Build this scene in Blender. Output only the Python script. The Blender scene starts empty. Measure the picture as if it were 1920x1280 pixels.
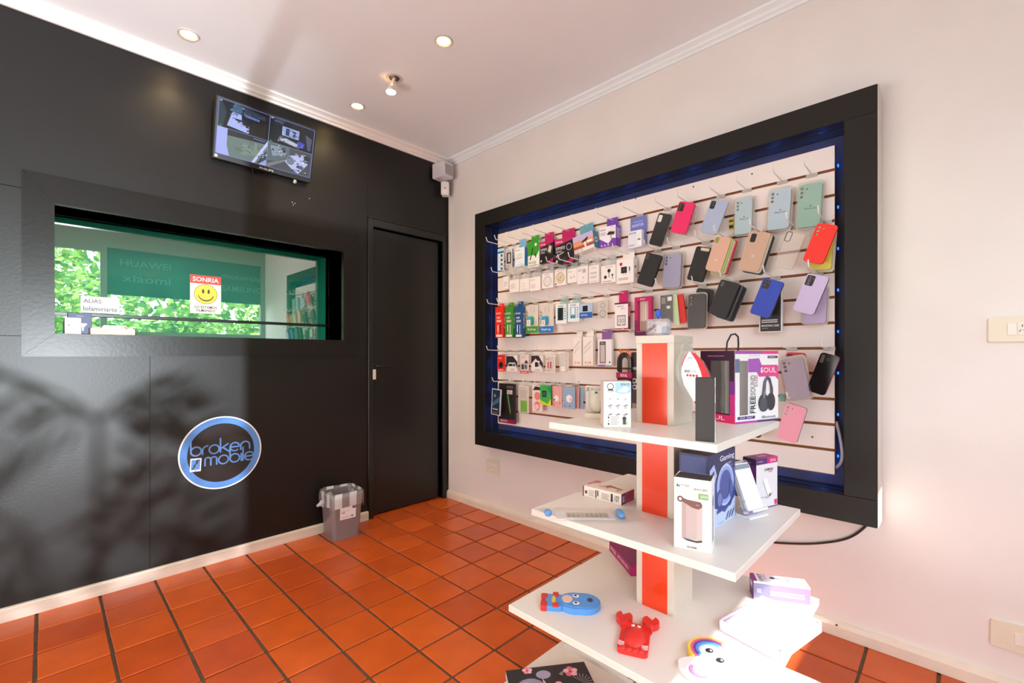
import bpy, bmesh, math, random
from mathutils import Vector, Matrix
from mathutils.geometry import tessellate_polygon
R_ = random.Random(7)
S = bpy.context.scene
COL = S.collection
rad = math.radians

# ------------------------------------------------------------------ camera, sky, sun, exposure
EXPO = 0.8
FPX, HZ, YAW = 853.3, 664.0, rad(44.3)
CX, CY, CZ = 2.908, -2.253, 1.14
FW = Vector((-math.sin(YAW), math.cos(YAW), 0)); RT = Vector((math.cos(YAW), math.sin(YAW), 0)); CAM = Vector((CX, CY, CZ))
cd = bpy.data.cameras.new('camera'); cam = bpy.data.objects.new('camera', cd); COL.objects.link(cam)
cd.sensor_width = 36; cd.lens = FPX/1920*36; cd.shift_y = (HZ-640)/1920; cd.clip_start = .02
cam.location = CAM; cam.rotation_euler = (rad(90), 0, YAW); S.camera = cam
S.view_settings.view_transform = 'Standard'; S.view_settings.look = 'None'
S.view_settings.exposure = EXPO; S.view_settings.gamma = 1; S.view_settings.use_curve_mapping = False
S.cycles.transparent_max_bounces = 24; S.cycles.max_bounces = 10; S.cycles.diffuse_bounces = 6
S.cycles.sample_clamp_indirect = 6; S.cycles.caustics_reflective = False; S.cycles.caustics_refractive = False
w = bpy.data.worlds.new('sky'); S.world = w; w.use_nodes = True
bg = w.node_tree.nodes['Background']; bg.inputs[0].default_value = (.80, .90, 1, 1); bg.inputs[1].default_value = 5.0
def lamp(name, kind, energy, color, loc, direction, **kw):
    l = bpy.data.lights.new(name, kind); l.energy = energy; l.color = color
    for k, v in kw.items(): setattr(l, k, v)
    o = bpy.data.objects.new(name, l); COL.objects.link(o); o.location = loc
    o.rotation_euler = Vector(direction).to_track_quat('-Z', 'Y').to_euler(); return o
SUN = Vector((-1, .03, -.97))
lamp('sun', 'SUN', 7, (1, .96, .9), (9, -3, 8), SUN, angle=rad(.6))
lamp('rear_fill_light', 'AREA', 54, (1, .97, .95), (1.5, -3.95, .95), (-.1, 1, 1.0), shape='RECTANGLE', size=2.2, size_y=1.5)  # added unseen fill light; the rear wall has no window
# low sunlight thrown back by the windscreen of a parked car in the street
lamp('windscreen_glint', 'SPOT', 1500, (.86, .93, 1), (8.0, -2.15, .85), (-8, -.1, -.05), spot_size=rad(34), spot_blend=.35, shadow_soft_size=.032)
# daylight through the open shopfront and the office lamp
lamp('office_lamp', 'AREA', 62, (1, .98, .95), (-1.5, -1.2, 2.5), (0, 0, -1), size=1.4)

# ------------------------------------------------------------------ helpers
def lin(c):
    if isinstance(c, str):
        c = c.lstrip('#'); c = c if len(c) == 6 else c[0]*2+c[1]*2+c[2]*2; c = [int(c[i:i+2], 16)/255 for i in (0, 2, 4)]
        return tuple(x/12.92 if x <= .04045 else ((x+.055)/1.055)**2.4 for x in c)
    return tuple(c)
MATS = {}
def mat(c, rough=.45, metal=0, emit=0, noise=0, nscale=8, bump=0, bscale=60, spec=.5, coat=0, stretch=None):
    key = (c, rough, metal, emit, noise, nscale, bump, spec, coat, stretch)
    if key in MATS: return MATS[key]
    m = bpy.data.materials.new('material'); m.use_nodes = True; MATS[key] = m
    nt = m.node_tree; b = nt.nodes['Principled BSDF']; col = lin(c)
    b.inputs['Base Color'].default_value = (*col, 1); b.inputs['Roughness'].default_value = rough
    b.inputs['Metallic'].default_value = metal; b.inputs['Specular IOR Level'].default_value = spec
    if coat: b.inputs['Coat Weight'].default_value = coat; b.inputs['Coat Roughness'].default_value = .08
    if emit:
        b.inputs['Emission Color'].default_value = (*col, 1); b.inputs['Emission Strength'].default_value = emit
        if emit < 5: b.inputs['Base Color'].default_value = (.01, .01, .01, 1)
    if noise or bump:
        tc = nt.nodes.new('ShaderNodeTexCoord'); mp = nt.nodes.new('ShaderNodeMapping'); nt.links.new(tc.outputs['Object'], mp.inputs[0])
        if stretch: mp.inputs['Scale'].default_value = stretch
    if noise:
        n = nt.nodes.new('ShaderNodeTexNoise'); n.inputs['Scale'].default_value = nscale; n.inputs['Detail'].default_value = 5
        nt.links.new(mp.outputs[0], n.inputs['Vector'])
        mr = nt.nodes.new('ShaderNodeMapRange'); mr.inputs['From Min'].default_value = .3; mr.inputs['From Max'].default_value = .7
        mr.inputs['To Min'].default_value = 1-noise; mr.inputs['To Max'].default_value = 1+noise
        nt.links.new(n.outputs[0], mr.inputs[0])
        mx = nt.nodes.new('ShaderNodeVectorMath'); mx.operation = 'SCALE'; mx.inputs[0].default_value = col
        nt.links.new(mr.outputs[0], mx.inputs['Scale']); nt.links.new(mx.outputs[0], b.inputs['Base Color'])
    if bump:
        n2 = nt.nodes.new('ShaderNodeTexNoise'); n2.inputs['Scale'].default_value = bscale; n2.inputs['Detail'].default_value = 4
        nt.links.new(mp.outputs[0], n2.inputs['Vector'])
        bp = nt.nodes.new('ShaderNodeBump'); bp.inputs['Strength'].default_value = bump; bp.inputs['Distance'].default_value = .004
        nt.links.new(n2.outputs[0], bp.inputs['Height']); nt.links.new(bp.outputs[0], b.inputs['Normal'])
    return m
def clear(tint=(1, 1, 1), body=.12, gloss=.12, rough=.08, bodycol=(.9, .9, .92), stripes=False):
    key = ('clear', tint, body, gloss, rough, bodycol, stripes)
    if key in MATS: return MATS[key]
    m = bpy.data.materials.new('clear_plastic'); m.use_nodes = True; MATS[key] = m
    nt = m.node_tree; nt.nodes.clear(); N = nt.nodes.new
    out = N('ShaderNodeOutputMaterial'); tr = N('ShaderNodeBsdfTransparent'); tr.inputs[0].default_value = (*tint, 1)
    df = N('ShaderNodeBsdfDiffuse'); df.inputs[0].default_value = (*bodycol, 1)
    gl = N('ShaderNodeBsdfGlossy'); gl.inputs['Roughness'].default_value = rough
    a = N('ShaderNodeMixShader'); a.inputs[0].default_value = body; nt.links.new(tr.outputs[0], a.inputs[1]); nt.links.new(df.outputs[0], a.inputs[2])
    if stripes:
        tc = N('ShaderNodeTexCoord'); wv = N('ShaderNodeTexWave'); wv.inputs['Scale'].default_value = 7; wv.wave_profile = 'SIN'; wv.bands_direction = 'DIAGONAL'
        mr = N('ShaderNodeMapRange'); mr.inputs['From Min'].default_value = .45; mr.inputs['From Max'].default_value = .55
        mr.inputs['To Min'].default_value = .15; mr.inputs['To Max'].default_value = .62
        mp = N('ShaderNodeMapping'); mp.inputs['Scale'].default_value = (1, 1, 0); nt.links.new(tc.outputs['Object'], mp.inputs[0]); nt.links.new(mp.outputs[0], wv.inputs[0])
        nt.links.new(wv.outputs[1], mr.inputs[0]); nt.links.new(mr.outputs[0], a.inputs[0])
    fr = N('ShaderNodeLayerWeight'); fr.inputs[0].default_value = .3
    mu = N('ShaderNodeMath'); mu.operation = 'MULTIPLY_ADD'; mu.inputs[1].default_value = .22; mu.inputs[2].default_value = gloss*.4
    nt.links.new(fr.outputs['Fresnel'], mu.inputs[0])
    b = N('ShaderNodeMixShader'); nt.links.new(mu.outputs[0], b.inputs[0]); nt.links.new(a.outputs[0], b.inputs[1]); nt.links.new(gl.outputs[0], b.inputs[2])
    nt.links.new(b.outputs[0], out.inputs[0]); return m

class MB:
    def __init__(s): s.v = []; s.f = []; s.m = []
    def face(s, pts, mi=0):
        n = len(s.v); s.v += [tuple(p) for p in pts]; s.f.append(tuple(range(n, n+len(pts)))); s.m.append(mi)
    def box(s, x0, x1, y0, y1, z0, z1, mi=0, c=0, fm=None):
        """axis box, chamfer c; fm = {'-y':mat index,...} for single faces"""
        lo, hi = (x0, y0, z0), (x1, y1, z1); n = len(s.v); fm = fm or {}
        if c <= 0:
            for k in range(8): s.v.append(tuple((hi if k >> a & 1 else lo)[a] for a in range(3)))
            for q, nm in (((0, 4, 6, 2), '-x'), ((1, 3, 7, 5), '+x'), ((0, 1, 5, 4), '-y'), ((2, 6, 7, 3), '+y'), ((0, 2, 3, 1), '-z'), ((4, 5, 7, 6), '+z')):
                s.f.append(tuple(n+i for i in q)); s.m.append(fm.get(nm, mi))
            return s
        idx = {}
        for k in range(8):
            for a in range(3):
                p = [(hi if k >> b & 1 else lo)[b] for b in range(3)]
                for b in range(3):
                    if b != a: p[b] += -c if k >> b & 1 else c
                idx[k, a] = len(s.v); s.v.append(tuple(p))
        for q, a, nm in (((0, 4, 6, 2), 0, '-x'), ((1, 3, 7, 5), 0, '+x'), ((0, 1, 5, 4), 1, '-y'), ((2, 6, 7, 3), 1, '+y'), ((0, 2, 3, 1), 2, '-z'), ((4, 5, 7, 6), 2, '+z')):
            s.f.append(tuple(idx[i, a] for i in q)); s.m.append(fm.get(nm, mi))
        for e in range(3):
            a, b = [x for x in range(3) if x != e]
            for k in range(8):
                if k >> e & 1: continue
                k2 = k | 1 << e
                s.f.append((idx[k, a], idx[k2, a], idx[k2, b], idx[k, b])); s.m.append(mi)
        for k in range(8): s.f.append(tuple(idx[k, a] for a in range(3))); s.m.append(mi)
        return s
    def tube(s, pts, r, n=6, mi=0, caps=True):
        pts = [Vector(p) for p in pts]; rings = []
        if not isinstance(r, (list, tuple)): pts = [p for i, p in enumerate(pts) if i == 0 or (p-pts[i-1]).length > 1e-6]
        ref = None
        for i, p in enumerate(pts):
            d = (pts[min(i+1, len(pts)-1)]-pts[max(i-1, 0)]).normalized()
            if ref is None: ref = Vector((0, 0, 1)) if abs(d.z) < .9 else Vector((1, 0, 0))
            a = d.cross(ref).normalized(); ref = a.cross(d).normalized()
            rr = r[i] if isinstance(r, (list, tuple)) else r
            st = len(s.v)
            for k in range(n):
                t = 2*math.pi*k/n; s.v.append(tuple(p+rr*(math.cos(t)*a+math.sin(t)*ref)))
            rings.append(st)
        for a, b in zip(rings, rings[1:]):
            for k in range(n): s.f.append((a+k, a+(k+1) % n, b+(k+1) % n, b+k)); s.m.append(mi)
        if caps:
            s.f.append(tuple(rings[0]+k for k in range(n))); s.m.append(mi); s.f.append(tuple(rings[-1]+k for k in reversed(range(n)))); s.m.append(mi)
        return s
    def lathe(s, prof, n=24, mi=0, axis='z', o=(0, 0, 0), cap=True):
        rings = []
        for r, h in prof:
            st = len(s.v)
            for k in range(n):
                t = 2*math.pi*k/n; x, y = r*math.cos(t), r*math.sin(t)
                p = {'z': (x, y, h), 'x': (h, x, y), 'y': (x, h, y)}[axis]
                s.v.append(tuple(p[i]+o[i] for i in range(3)))
            rings.append(st)
        for a, b in zip(rings, rings[1:]):
            for k in range(n): s.f.append((a+k, a+(k+1) % n, b+(k+1) % n, b+k)); s.m.append(mi)
        if cap:
            s.f.append(tuple(rings[0]+k for k in range(n))); s.m.append(mi); s.f.append(tuple(rings[-1]+k for k in range(n))); s.m.append(mi)
        return s
    def plate(s, outer, holes, y0, y1, mi=0, fr=None, axis='y'):
        """polygon (x,z) with holes given thickness from y0 (front) to y1"""
        P = (lambda x, z, y: (x, y, z)) if axis == 'y' else (lambda x, z, y: (x, z, y))
        loops = [outer]+list(holes); allp = [p for l in loops for p in l]
        tris = tessellate_polygon([[Vector((p[0], p[1], 0)) for p in l] for l in loops])
        for y, k in ((y0, fr if fr is not None else mi), (y1, mi)):
            n = len(s.v); s.v += [P(p[0], p[1], y) for p in allp]
            for t in tris: s.f.append(tuple(n+i for i in t)); s.m.append(k)
        for l in loops:
            for i in range(len(l)):
                a, b = l[i], l[(i+1) % len(l)]
                s.face([P(*a, y0), P(*b, y0), P(*b, y1), P(*a, y1)], mi)
        return s
    def build(s, name, mats, parent=None, smooth=False, loc=None, M=None):
        me = bpy.data.meshes.new(name); me.from_pydata(s.v, [], s.f)
        for m in (mats if isinstance(mats, (list, tuple)) else [mats]): me.materials.append(m)
        me.polygons.foreach_set('material_index', s.m)
        bm = bmesh.new(); bm.from_mesh(me); bmesh.ops.remove_doubles(bm, verts=bm.verts, dist=1e-6); bmesh.ops.recalc_face_normals(bm, faces=bm.faces); bm.to_mesh(me); bm.free()
        if smooth: me.shade_smooth() if not isinstance(smooth, float) else me.set_sharp_from_angle(angle=smooth)
        o = bpy.data.objects.new(name, me); COL.objects.link(o)
        if parent: o.parent = parent
        if loc is not None: o.location = loc
        if M is not None: o.matrix_basis = M
        return o
def tag(o, label, cat, group=None, kind=None):
    if label: o['label'] = label
    if cat: o['category'] = cat
    if group: o['group'] = group
    if kind: o['kind'] = kind
    return o
def thing(name, label, cat, loc=(0, 0, 0), rz=0, group=None, rot=None):
    o = bpy.data.objects.new(name, None); COL.objects.link(o); o.empty_display_size = .02
    o.location = loc; o.rotation_euler = rot or (0, 0, rz); return tag(o, label, cat, group)
def struct(o): o['kind'] = 'structure'; return o
# photograph pixel -> point on a real plane of the room
def ray(px, py): return FW+RT*((px-960)/FPX)+Vector((0, 0, (HZ-py)/FPX))
def onY(px, py, y): d = ray(px, py); return CAM+d*((y-CY)/d.y)
def onX(px, py, x): d = ray(px, py); return CAM+d*((x-CX)/d.x)
def onZ(px, py, z): d = ray(px, py); return CAM+d*((z-CZ)/d.z)
TXT = {}
def text_mesh(body, m):
    key = (body, m.name)
    if key in TXT: return TXT[key]
    cu = bpy.data.curves.new('lettering', 'FONT'); cu.body = body; cu.resolution_u = 2; cu.offset = .012
    ob = bpy.data.objects.new('lettering', cu); me = bpy.data.meshes.new_from_object(ob)
    xs = [v.co.x for v in me.vertices]; ys = [v.co.y for v in me.vertices]
    x0, x1, y0, y1 = min(xs), max(xs), min(ys), max(ys)
    for v in me.vertices: v.co.x = (v.co.x-x0)/(x1-x0); v.co.y = (v.co.y-y0)/(y1-y0)
    me.materials.clear(); me.materials.append(m); bpy.data.objects.remove(ob); TXT[key] = me; return me
def rrect(x0, z0, x1, z1, r, n=4):
    out = []
    for cx, cz, a0 in ((x1-r, z1-r, 0), (x0+r, z1-r, 90), (x0+r, z0+r, 180), (x1-r, z0+r, 270)):
        for k in range(n+1): a = rad(a0+90*k/n); out.append((cx+r*math.cos(a), cz+r*math.sin(a)))
    return out
def circ(cx, cz, r, n=16, rz=None): return [(cx+r*math.cos(2*math.pi*k/n), cz+(rz or r)*math.sin(2*math.pi*k/n)) for k in range(n)]
def art(parent, o, u, v, W, H, items, name='printed_artwork', emit=0, rough=.4, step=.00025):
    """flat print on a face: o corner, u/v unit axes; items in 0..1 face coordinates"""
    o, u, v = Vector(o), Vector(u), Vector(v); n = u.cross(v); mb = MB(); ms = []; lay = 0
    def mi(c):
        m = mat(c, rough, emit=emit)
        if m not in ms: ms.append(m)
        return ms.index(m)
    for it in items:
        lay += 1; e = n*(step*(.8+min(lay, 40)*.35+max(lay-40, 0)*.04)); P = lambda a, b: o+u*(a*W)+v*(b*H)+e
        k = it[0]
        if k == 'r': _, a, b, c, d, col = it; mb.face([P(a, b), P(c, b), P(c, d), P(a, d)], mi(col))
        elif k == 'p': mb.face([P(a, b) for a, b in it[1]], mi(it[2]))
        elif k == 'c': mb.face([P(it[1]+it[3]*math.cos(t*math.pi/10), it[2]+it[3]*W/H*math.sin(t*math.pi/10)) for t in range(20)], mi(it[4]))
        elif k == 'ring':
            for t in range(24):
                a, b = t*math.pi/12, (t+1)*math.pi/12; q = [(it[3], a), (it[3], b), (it[4], b), (it[4], a)]
                mb.face([P(it[1]+r*math.cos(x), it[2]+r*W/H*math.sin(x)) for r, x in q], mi(it[5]))
        elif k in ('t', 'tv', 'td'):
            _, a, b, c, d, body, col = it
            me = text_mesh(body, mat(col, rough, emit=emit)); t = bpy.data.objects.new('lettering', me); COL.objects.link(t); t.parent = parent
            if k == 't': ux, vx, p0 = u*((c-a)*W), v*((d-b)*H), P(a, b)
            elif k == 'tv': ux, vx, p0 = v*((d-b)*H), -u*((c-a)*W), P(c, b)
            else: ux, vx, p0 = -v*((d-b)*H), u*((c-a)*W), P(a, d)
            p0 = p0+n*step*.4
            t.matrix_basis = Matrix(((ux.x, vx.x, n.x, p0.x), (ux.y, vx.y, n.y, p0.y), (ux.z, vx.z, n.z, p0.z), (0, 0, 0, 1)))
        elif k == 'lines':
            _, a, b, c, d, cnt, col = it
            for q in range(cnt):
                z = d-(d-b)*(q+.5)/cnt; hh = (d-b)/cnt*.28; mb.face([P(a, z-hh), P(c-(.15*(c-a) if q % 3 == 2 else 0), z-hh), P(c-(.15*(c-a) if q % 3 == 2 else 0), z+hh), P(a, z+hh)], mi(col))
    if mb.f: return mb.build(name, ms, parent)
def faces(w, d, h):   # local frames of a carton: origin bottom centre
    return {'front': ((-w/2, -d/2, 0), (1, 0, 0), (0, 0, 1), w, h), 'right': ((w/2, -d/2, 0), (0, 1, 0), (0, 0, 1), d, h),
            'left': ((-w/2, d/2, 0), (0, -1, 0), (0, 0, 1), d, h), 'top': ((-w/2, -d/2, h), (1, 0, 0), (0, 1, 0), w, d)}
def carton(name, label, cat, loc, rz, w, d, h, col, prints, group=None, fm=None, rough=.4, body='carton', rot=None):
    """loc: bottom centre. prints {face: items}; fm {face: colour}"""
    t = thing(name, label, cat, loc, rz, group, rot)
    ms = [mat(col, rough)]; fx = {}
    for k, c in (fm or {}).items():
        ms.append(mat(c, rough)); fx[{'front': '-y', 'right': '+x', 'left': '-x', 'top': '+z'}[k]] = len(ms)-1
    MB().box(-w/2, w/2, -d/2, d/2, 0, h, 0, min(.0012, d/5), fx).build(body, ms, t)
    F = faces(w, d, h)
    for k, it in prints.items():
        o, u, v, W, H = F[k]; art(t, o, u, v, W, H, it, {'front': 'front_print', 'right': 'side_print', 'left': 'side_print', 'top': 'top_print'}[k])
    return t

# ------------------------------------------------------------------ room shell
WHITE = mat('#e9e2dc', .6, noise=.03, nscale=3, bump=.12, bscale=9)
CEIL = mat('#f0f3f5', .7, noise=.02, nscale=2)
BLACK = mat('#14110f', .37, noise=.10, nscale=5, bump=.06, bscale=90, spec=.40)
BLACK2 = mat('#1f1c1b', .34, noise=.08, nscale=6, spec=.45)
TRIM = mat('#f3ece6', .5)
ZC, XF, YR = 2.68, 3.95, -4.0
tmats = [mat(c, .3, noise=.10, nscale=7, bump=.08, bscale=40, spec=.4) for c in ('#cc5a20', '#c35521', '#d36026', '#bf501e')]
fl = MB().box(-.3, XF, YR, .2, -.05, -.0062).build('floor', mat('#5d4a3a', .85, noise=.25, nscale=30)); struct(fl)
xs = [.195+.2053*k for k in range(-2, 20)]; ys = [-.215-.2065*k for k in range(-2, 20)]
tm = []
for m in tmats:
    mb = MB().box(-.0985, .0985, -.0985, .0985, -.012, 0, 0, .0025); o = mb.build('tile', m); tm.append(o.data); bpy.data.objects.remove(o)
nt_ = 0
for i in range(len(xs)-1):
    for j in range(len(ys)-1):
        x = (xs[i]+xs[i+1])/2; y = (ys[j]+ys[j+1])/2
        if not (-.06 < x < XF and YR < y < .0): continue
        # only the part of the floor that the picture can show
        if (x-CX)*FW.x+(y-CY)*FW.y < .15: continue
        if nt_ >= 290: break
        o = bpy.data.objects.new('tile', tm[R_.randrange(4)]); COL.objects.link(o); o.parent = fl; nt_ += 1
        o.location = (x, y, R_.uniform(-.0008, .0006)); o.rotation_euler = (R_.uniform(-.003, .003), R_.uniform(-.003, .003), R_.uniform(-.008, .008)+(0, math.pi/2, math.pi)[R_.randrange(3)])
        o.scale = (R_.uniform(.988, 1.0), R_.uniform(.985, .998), 1)
rest = MB()
for i in range(len(xs)-1):
    for j in range(len(ys)-1):
        x = (xs[i]+xs[i+1])/2; y = (ys[j]+ys[j+1])/2
        if -.06 < x < XF and YR < y < 0 and (x-CX)*FW.x+(y-CY)*FW.y < .15: rest.box(x-.098, x+.098, y-.098, y+.098, -.012, 0)
o = rest.build('tile_field', tmats[0], fl); o['kind'] = 'stuff'
tag(MB().box(1.75, 3.9, -3.3, -1.95, 0, .012, 0, .004).build('bounce_mat', mat('#b4b0aa', .9, noise=.1, nscale=40)), 'large pale grey mat inside the shop door behind the viewer', 'mat')  # added out of view so sunlight bounces up neutral instead of tile red
struct(MB().box(-.3, XF+.1, YR-.1, .2, ZC, ZC+.1).build('ceiling', CEIL))
struct(MB().box(-.3, XF+.1, 0, .15, -.05, ZC).build('wall_right', WHITE))
struct(MB().box(-.3, XF+.1, YR-.15, YR, -.05, ZC).build('wall_rear', WHITE))
# black wall: core with two openings and cladding panels
HY0, HY1, HZ0, HZ1 = -2.225, -.882, 1.233, 1.815
DY0, DY1, DZ = -.662, -.06, 2.03
wb = MB()
for y0, y1, z0, z1 in ((YR, HY0, -.05, ZC), (HY0, HY1, -.05, HZ0), (HY0, HY1, HZ1, ZC), (HY1, DY0, -.05, ZC), (DY0, DY1, DZ, ZC), (DY1, 0, -.05, ZC)):
    wb.box(-.25, -.012, y0, y1, z0, z1)
wl = wb.build('wall_left', mat('#4a4542', .7)); struct(wl)
OY0, OY1, OZ0, OZ1 = -2.326, -.775, 1.13, 1.94
g = .0012
for y0, y1, z0, z1 in ((YR, -.70, 1.864, ZC), (YR, HY0, 1.22, 1.864), (HY1, -.70, 1.22, 1.864), (YR, -1.886, .02, 1.22), (-1.886, -.70, .02, 1.22), (-.70, 0, 2.083, ZC), (-.03, 0, .02, 2.083)):
    MB().box(-.012, 0, y0+g*.5, y1-g*.5, z0+g*.7, z1-g*.7, 0, .0004).build('panel', BLACK, wl)
for (px, py) in ((548, 379), (553, 381), (580, 372), (550, 384)):
    p = onX(px, py, 0); MB().lathe([(.003, 0), (.003, .0006)], 8, axis='x').build('paint_chip', mat('#c9c2ba', .6), wl, loc=(0, p.y, p.z))
def profile_y(name, prof, y0, y1, m):   # prof in (x,z)
    return struct(MB().plate([(x, z) for x, z in prof], [], y0, y1).build(name, m))
def profile_x(name, prof, x0, x1, m):   # prof in (-y,z)
    mb = MB(); mb.plate([(y, z) for y, z in prof], [], x0, x1); mb.v = [(v[1], -v[0], v[2]) for v in mb.v]
    return struct(mb.build(name, m))
corn = [(0, ZC-.052), (.012, ZC-.052), (.013, ZC-.04), (.026, ZC-.034), (.028, ZC-.022), (.044, ZC-.014), (.05, ZC-.012), (.05, ZC), (0, ZC)]
profile_y('trim_1', corn, YR, 0, TRIM)
profile_x('trim_2', [(a*.9, b) for a, b in corn], 0, XF, CEIL)
profile_y('baseboard_left', [(0, 0), (.014, 0), (.014, .052), (.011, .058), (0, .06)], YR, -.70, mat('#dccfc0', .5, noise=.12, nscale=5, stretch=(1, .5, 6)))
profile_x('baseboard_right', [(0, 0), (.02, 0), (.02, .04), (.014, .054), (.006, .058), (0, .058)], 0, XF, mat('#e6d8c6', .5, noise=.06, nscale=9))
MB().lathe([(.004, 0), (.003, .001)], 8, axis='y').build('nail_hole', mat('#3a2a22', .7), bpy.data.objects['baseboard_right'], loc=onY(1568.5, 1171.5, -.0212))
# door
dr = bpy.data.objects.new('door_1', None); COL.objects.link(dr); struct(dr); dr['label'] = 'plain black door with a dark lever handle beside the room corner'
DB = mat('#171513', .40, noise=.06, nscale=4)
for y0, y1, z0, z1 in ((-.70, DY0, 0, 2.083), (DY1, -.03, 0, 2.083), (DY0, DY1, DZ, 2.083)):
    MB().box(-.14, .012, y0, y1, z0, z1, 0, .003).build('jamb', DB, dr)
for y0, y1, z0, z1 in ((DY0, DY0+.014, 0, DZ), (DY1-.014, DY1, 0, DZ), (DY0, DY1, DZ-.014, DZ)):
    MB().box(-.10, -.065, y0, y1, z0, z1, 0, .002).build('door_stop', DB, dr)
MB().box(-.062, -.03, DY0+.004, DY1-.02, .012, DZ-.006, 0, .002).build('door_leaf', DB, dr)
MB().box(-.004, .016, -.705, -.025, 2.083, 2.092, 0, .002).build('head_moulding', DB, dr)
hd = MB().tube([(-.03, -.64, 1.058), (.012, -.64, 1.058), (.016, -.632, 1.058), (.016, -.53, 1.056)], .008, 8).build('door_handle', mat('#191716', .35), dr, smooth=.7)
MB().lathe([(.012, -.03), (.012, -.026)], 14, axis='x').build('handle_rose', mat('#8f8878', .3, metal=.8), hd, loc=(.002, -.64, 1.058))
MB().box(-.0005, .0135, -.668, -.644, .965, 1.035, 0, .001).build('strike_plate', mat('#d8d2c8', .4), dr)
MB().box(-.14, -.0, DY0, DY1, -.05, 0).build('threshold', tmats[1], dr)
struct(MB().box(-.26, -.25, DY0-.1, DY1+.06, 0, 2.1).build('wall_closet', mat('#171514', .7)))
# serving hatch
wn = bpy.data.objects.new('window_1', None); COL.objects.link(wn); struct(wn); wn['label'] = 'long black-framed serving window with tinted glass in the black wall'
FBK = mat('#171412', .3, noise=.06, nscale=5, bump=.05, bscale=60, spec=.3)
for pts in ([(OY0, OZ1), (OY1, OZ1), (HY1, HZ1), (HY0, HZ1)], [(OY0, OZ0), (OY1, OZ0), (HY1, HZ0), (HY0, HZ0)], [(OY0, OZ0), (OY0, OZ1), (HY0, HZ1), (HY0, HZ0)], [(OY1, OZ0), (OY1, OZ1), (HY1, HZ1), (HY1, HZ0)]):
    cy = sum(p[0] for p in pts)/4; cz = sum(p[1] for p in pts)/4
    q = [(cy+(a-cy)*.9994, cz+(b-cz)*.9985) for a, b in pts]
    mb = MB().plate(q, [], 0, .02); mb.v = [(v[1], v[0], v[2]) for v in mb.v]; mb.build('frame_board', FBK, wn)
for y0, y1, z0, z1 in ((HY0, HY1, HZ0-.012, HZ0), (HY0, HY1, HZ1, HZ1+.012), (HY0-.012, HY0, HZ0, HZ1), (HY1, HY1+.012, HZ0, HZ1)):
    MB().box(-.26, .018, y0, y1, z0, z1).build('reveal_board', FBK, wn)
m = bpy.data.materials.new('tinted_glass'); m.use_nodes = True; nt = m.node_tree; nt.nodes.clear(); N = nt.nodes.new
o_ = N('ShaderNodeOutputMaterial'); tr = N('ShaderNodeBsdfTransparent'); tr.inputs[0].default_value = (.78, .92, .88, 1); gl = N('ShaderNodeBsdfGlossy'); gl.inputs['Roughness'].default_value = 0
gl.inputs[0].default_value = (1, 1, 1, 1); mx = N('ShaderNodeMixShader'); mx.inputs[0].default_value = .34
nt.links.new(tr.outputs[0], mx.inputs[1]); nt.links.new(gl.outputs[0], mx.inputs[2]); nt.links.new(mx.outputs[0], o_.inputs[0])
MB().box(-.206, -.2, HY0, HY1, HZ0, HZ1).build('glass_pane', m, wn)
zr = onX(617, 611, -.2).z
MB().box(-.199, -.186, HY0, HY1, zr-.008, zr+.009, 0, .002).build('rail', mat('#15171a', .25), wn)
# office behind the hatch
of = MB(); T = .05
of.box(-3.2, -.26, .25, .3, 0, 2.6); of.box(-3.2, -.26, -3.3, -3.25, 0, 2.6); of.box(-3.25, -3.2, -3.3, .3, 0, 2.6)
struct(of.build('wall_office', mat('#2c957f', .6, noise=.05, nscale=2)))
struct(MB().box(-3.25, -.25, -3.3, .3, 2.6, 2.65).build('ceiling_office', mat('#cfd0c0', .7)))
struct(MB().box(-3.25, -.25, -3.3, .3, -.05, 0).build('floor_office', mat('#7a6f5e', .6)))
struct(MB().box(-.262, -.255, -3.3, .3, 0, HZ0-.013).build('wall_office_side', mat('#1e9a80', .6)))
# shopfront behind the camera (seen only as a reflection in the hatch glass)
VIN = mat('#123c46', .45)
wf = MB()
for y0, y1, z0, z1 in ((YR, -3.2, 0, ZC), (-3.2, -1.8, 2.36, ZC), (-1.8, -1.74, 0, ZC), (-1.74, .0, 0, 1.05), (-1.74, -.62, 1.05, 1.30), (-.35, 0, 1.05, 1.30), (-.063, 0, 1.42, 2.42), (-1.74, 0, 1.30, 1.42), (-1.74, 0, 2.42, ZC)):
    wf.box(XF, XF+.06, y0, y1, z0, z1)
struct(wf.build('wall_front', [mat('#8d8a86', .6)]))
wn2 = bpy.data.objects.new('window_2', None); COL.objects.link(wn2); struct(wn2)
MB().box(XF+.01, XF+.016, -1.74, 0, 1.42, 2.42).build('glass_pane', clear(body=0, gloss=.05), wn2)
bd = MB().box(XF+.018, XF+.022, -1.74, 0, 1.86, 2.42).build('vinyl_band', VIN, wn2)
for body, y0, y1, z0, z1 in (('HUAWEI', -1.62, -1.12, 2.22, 2.30), ('xiaomi', -1.60, -1.12, 2.03, 2.12), ('motorola', -.55, -.05, 2.19, 2.27), ('SAMSUNG', -.55, -.05, 2.02, 2.10)):
    me = text_mesh(body, mat('#5f8f98', .5)); t = bpy.data.objects.new('lettering', me); COL.objects.link(t); t.parent = wn2
    t.matrix_basis = Matrix(((0, 0, -1, XF+.017), (y1-y0, 0, 0, y0), (0, z1-z0, 0, z0), (0, 0, 0, 1)))
struct(MB().box(XF+.06, 18, -14, 12, -.1, -.02).build('ground', mat('#5a5854', .8, noise=.1)))
LEAF = [mat(c, .5) for c in ('#84a83a', '#9dbb4a', '#5a8030')]
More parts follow.
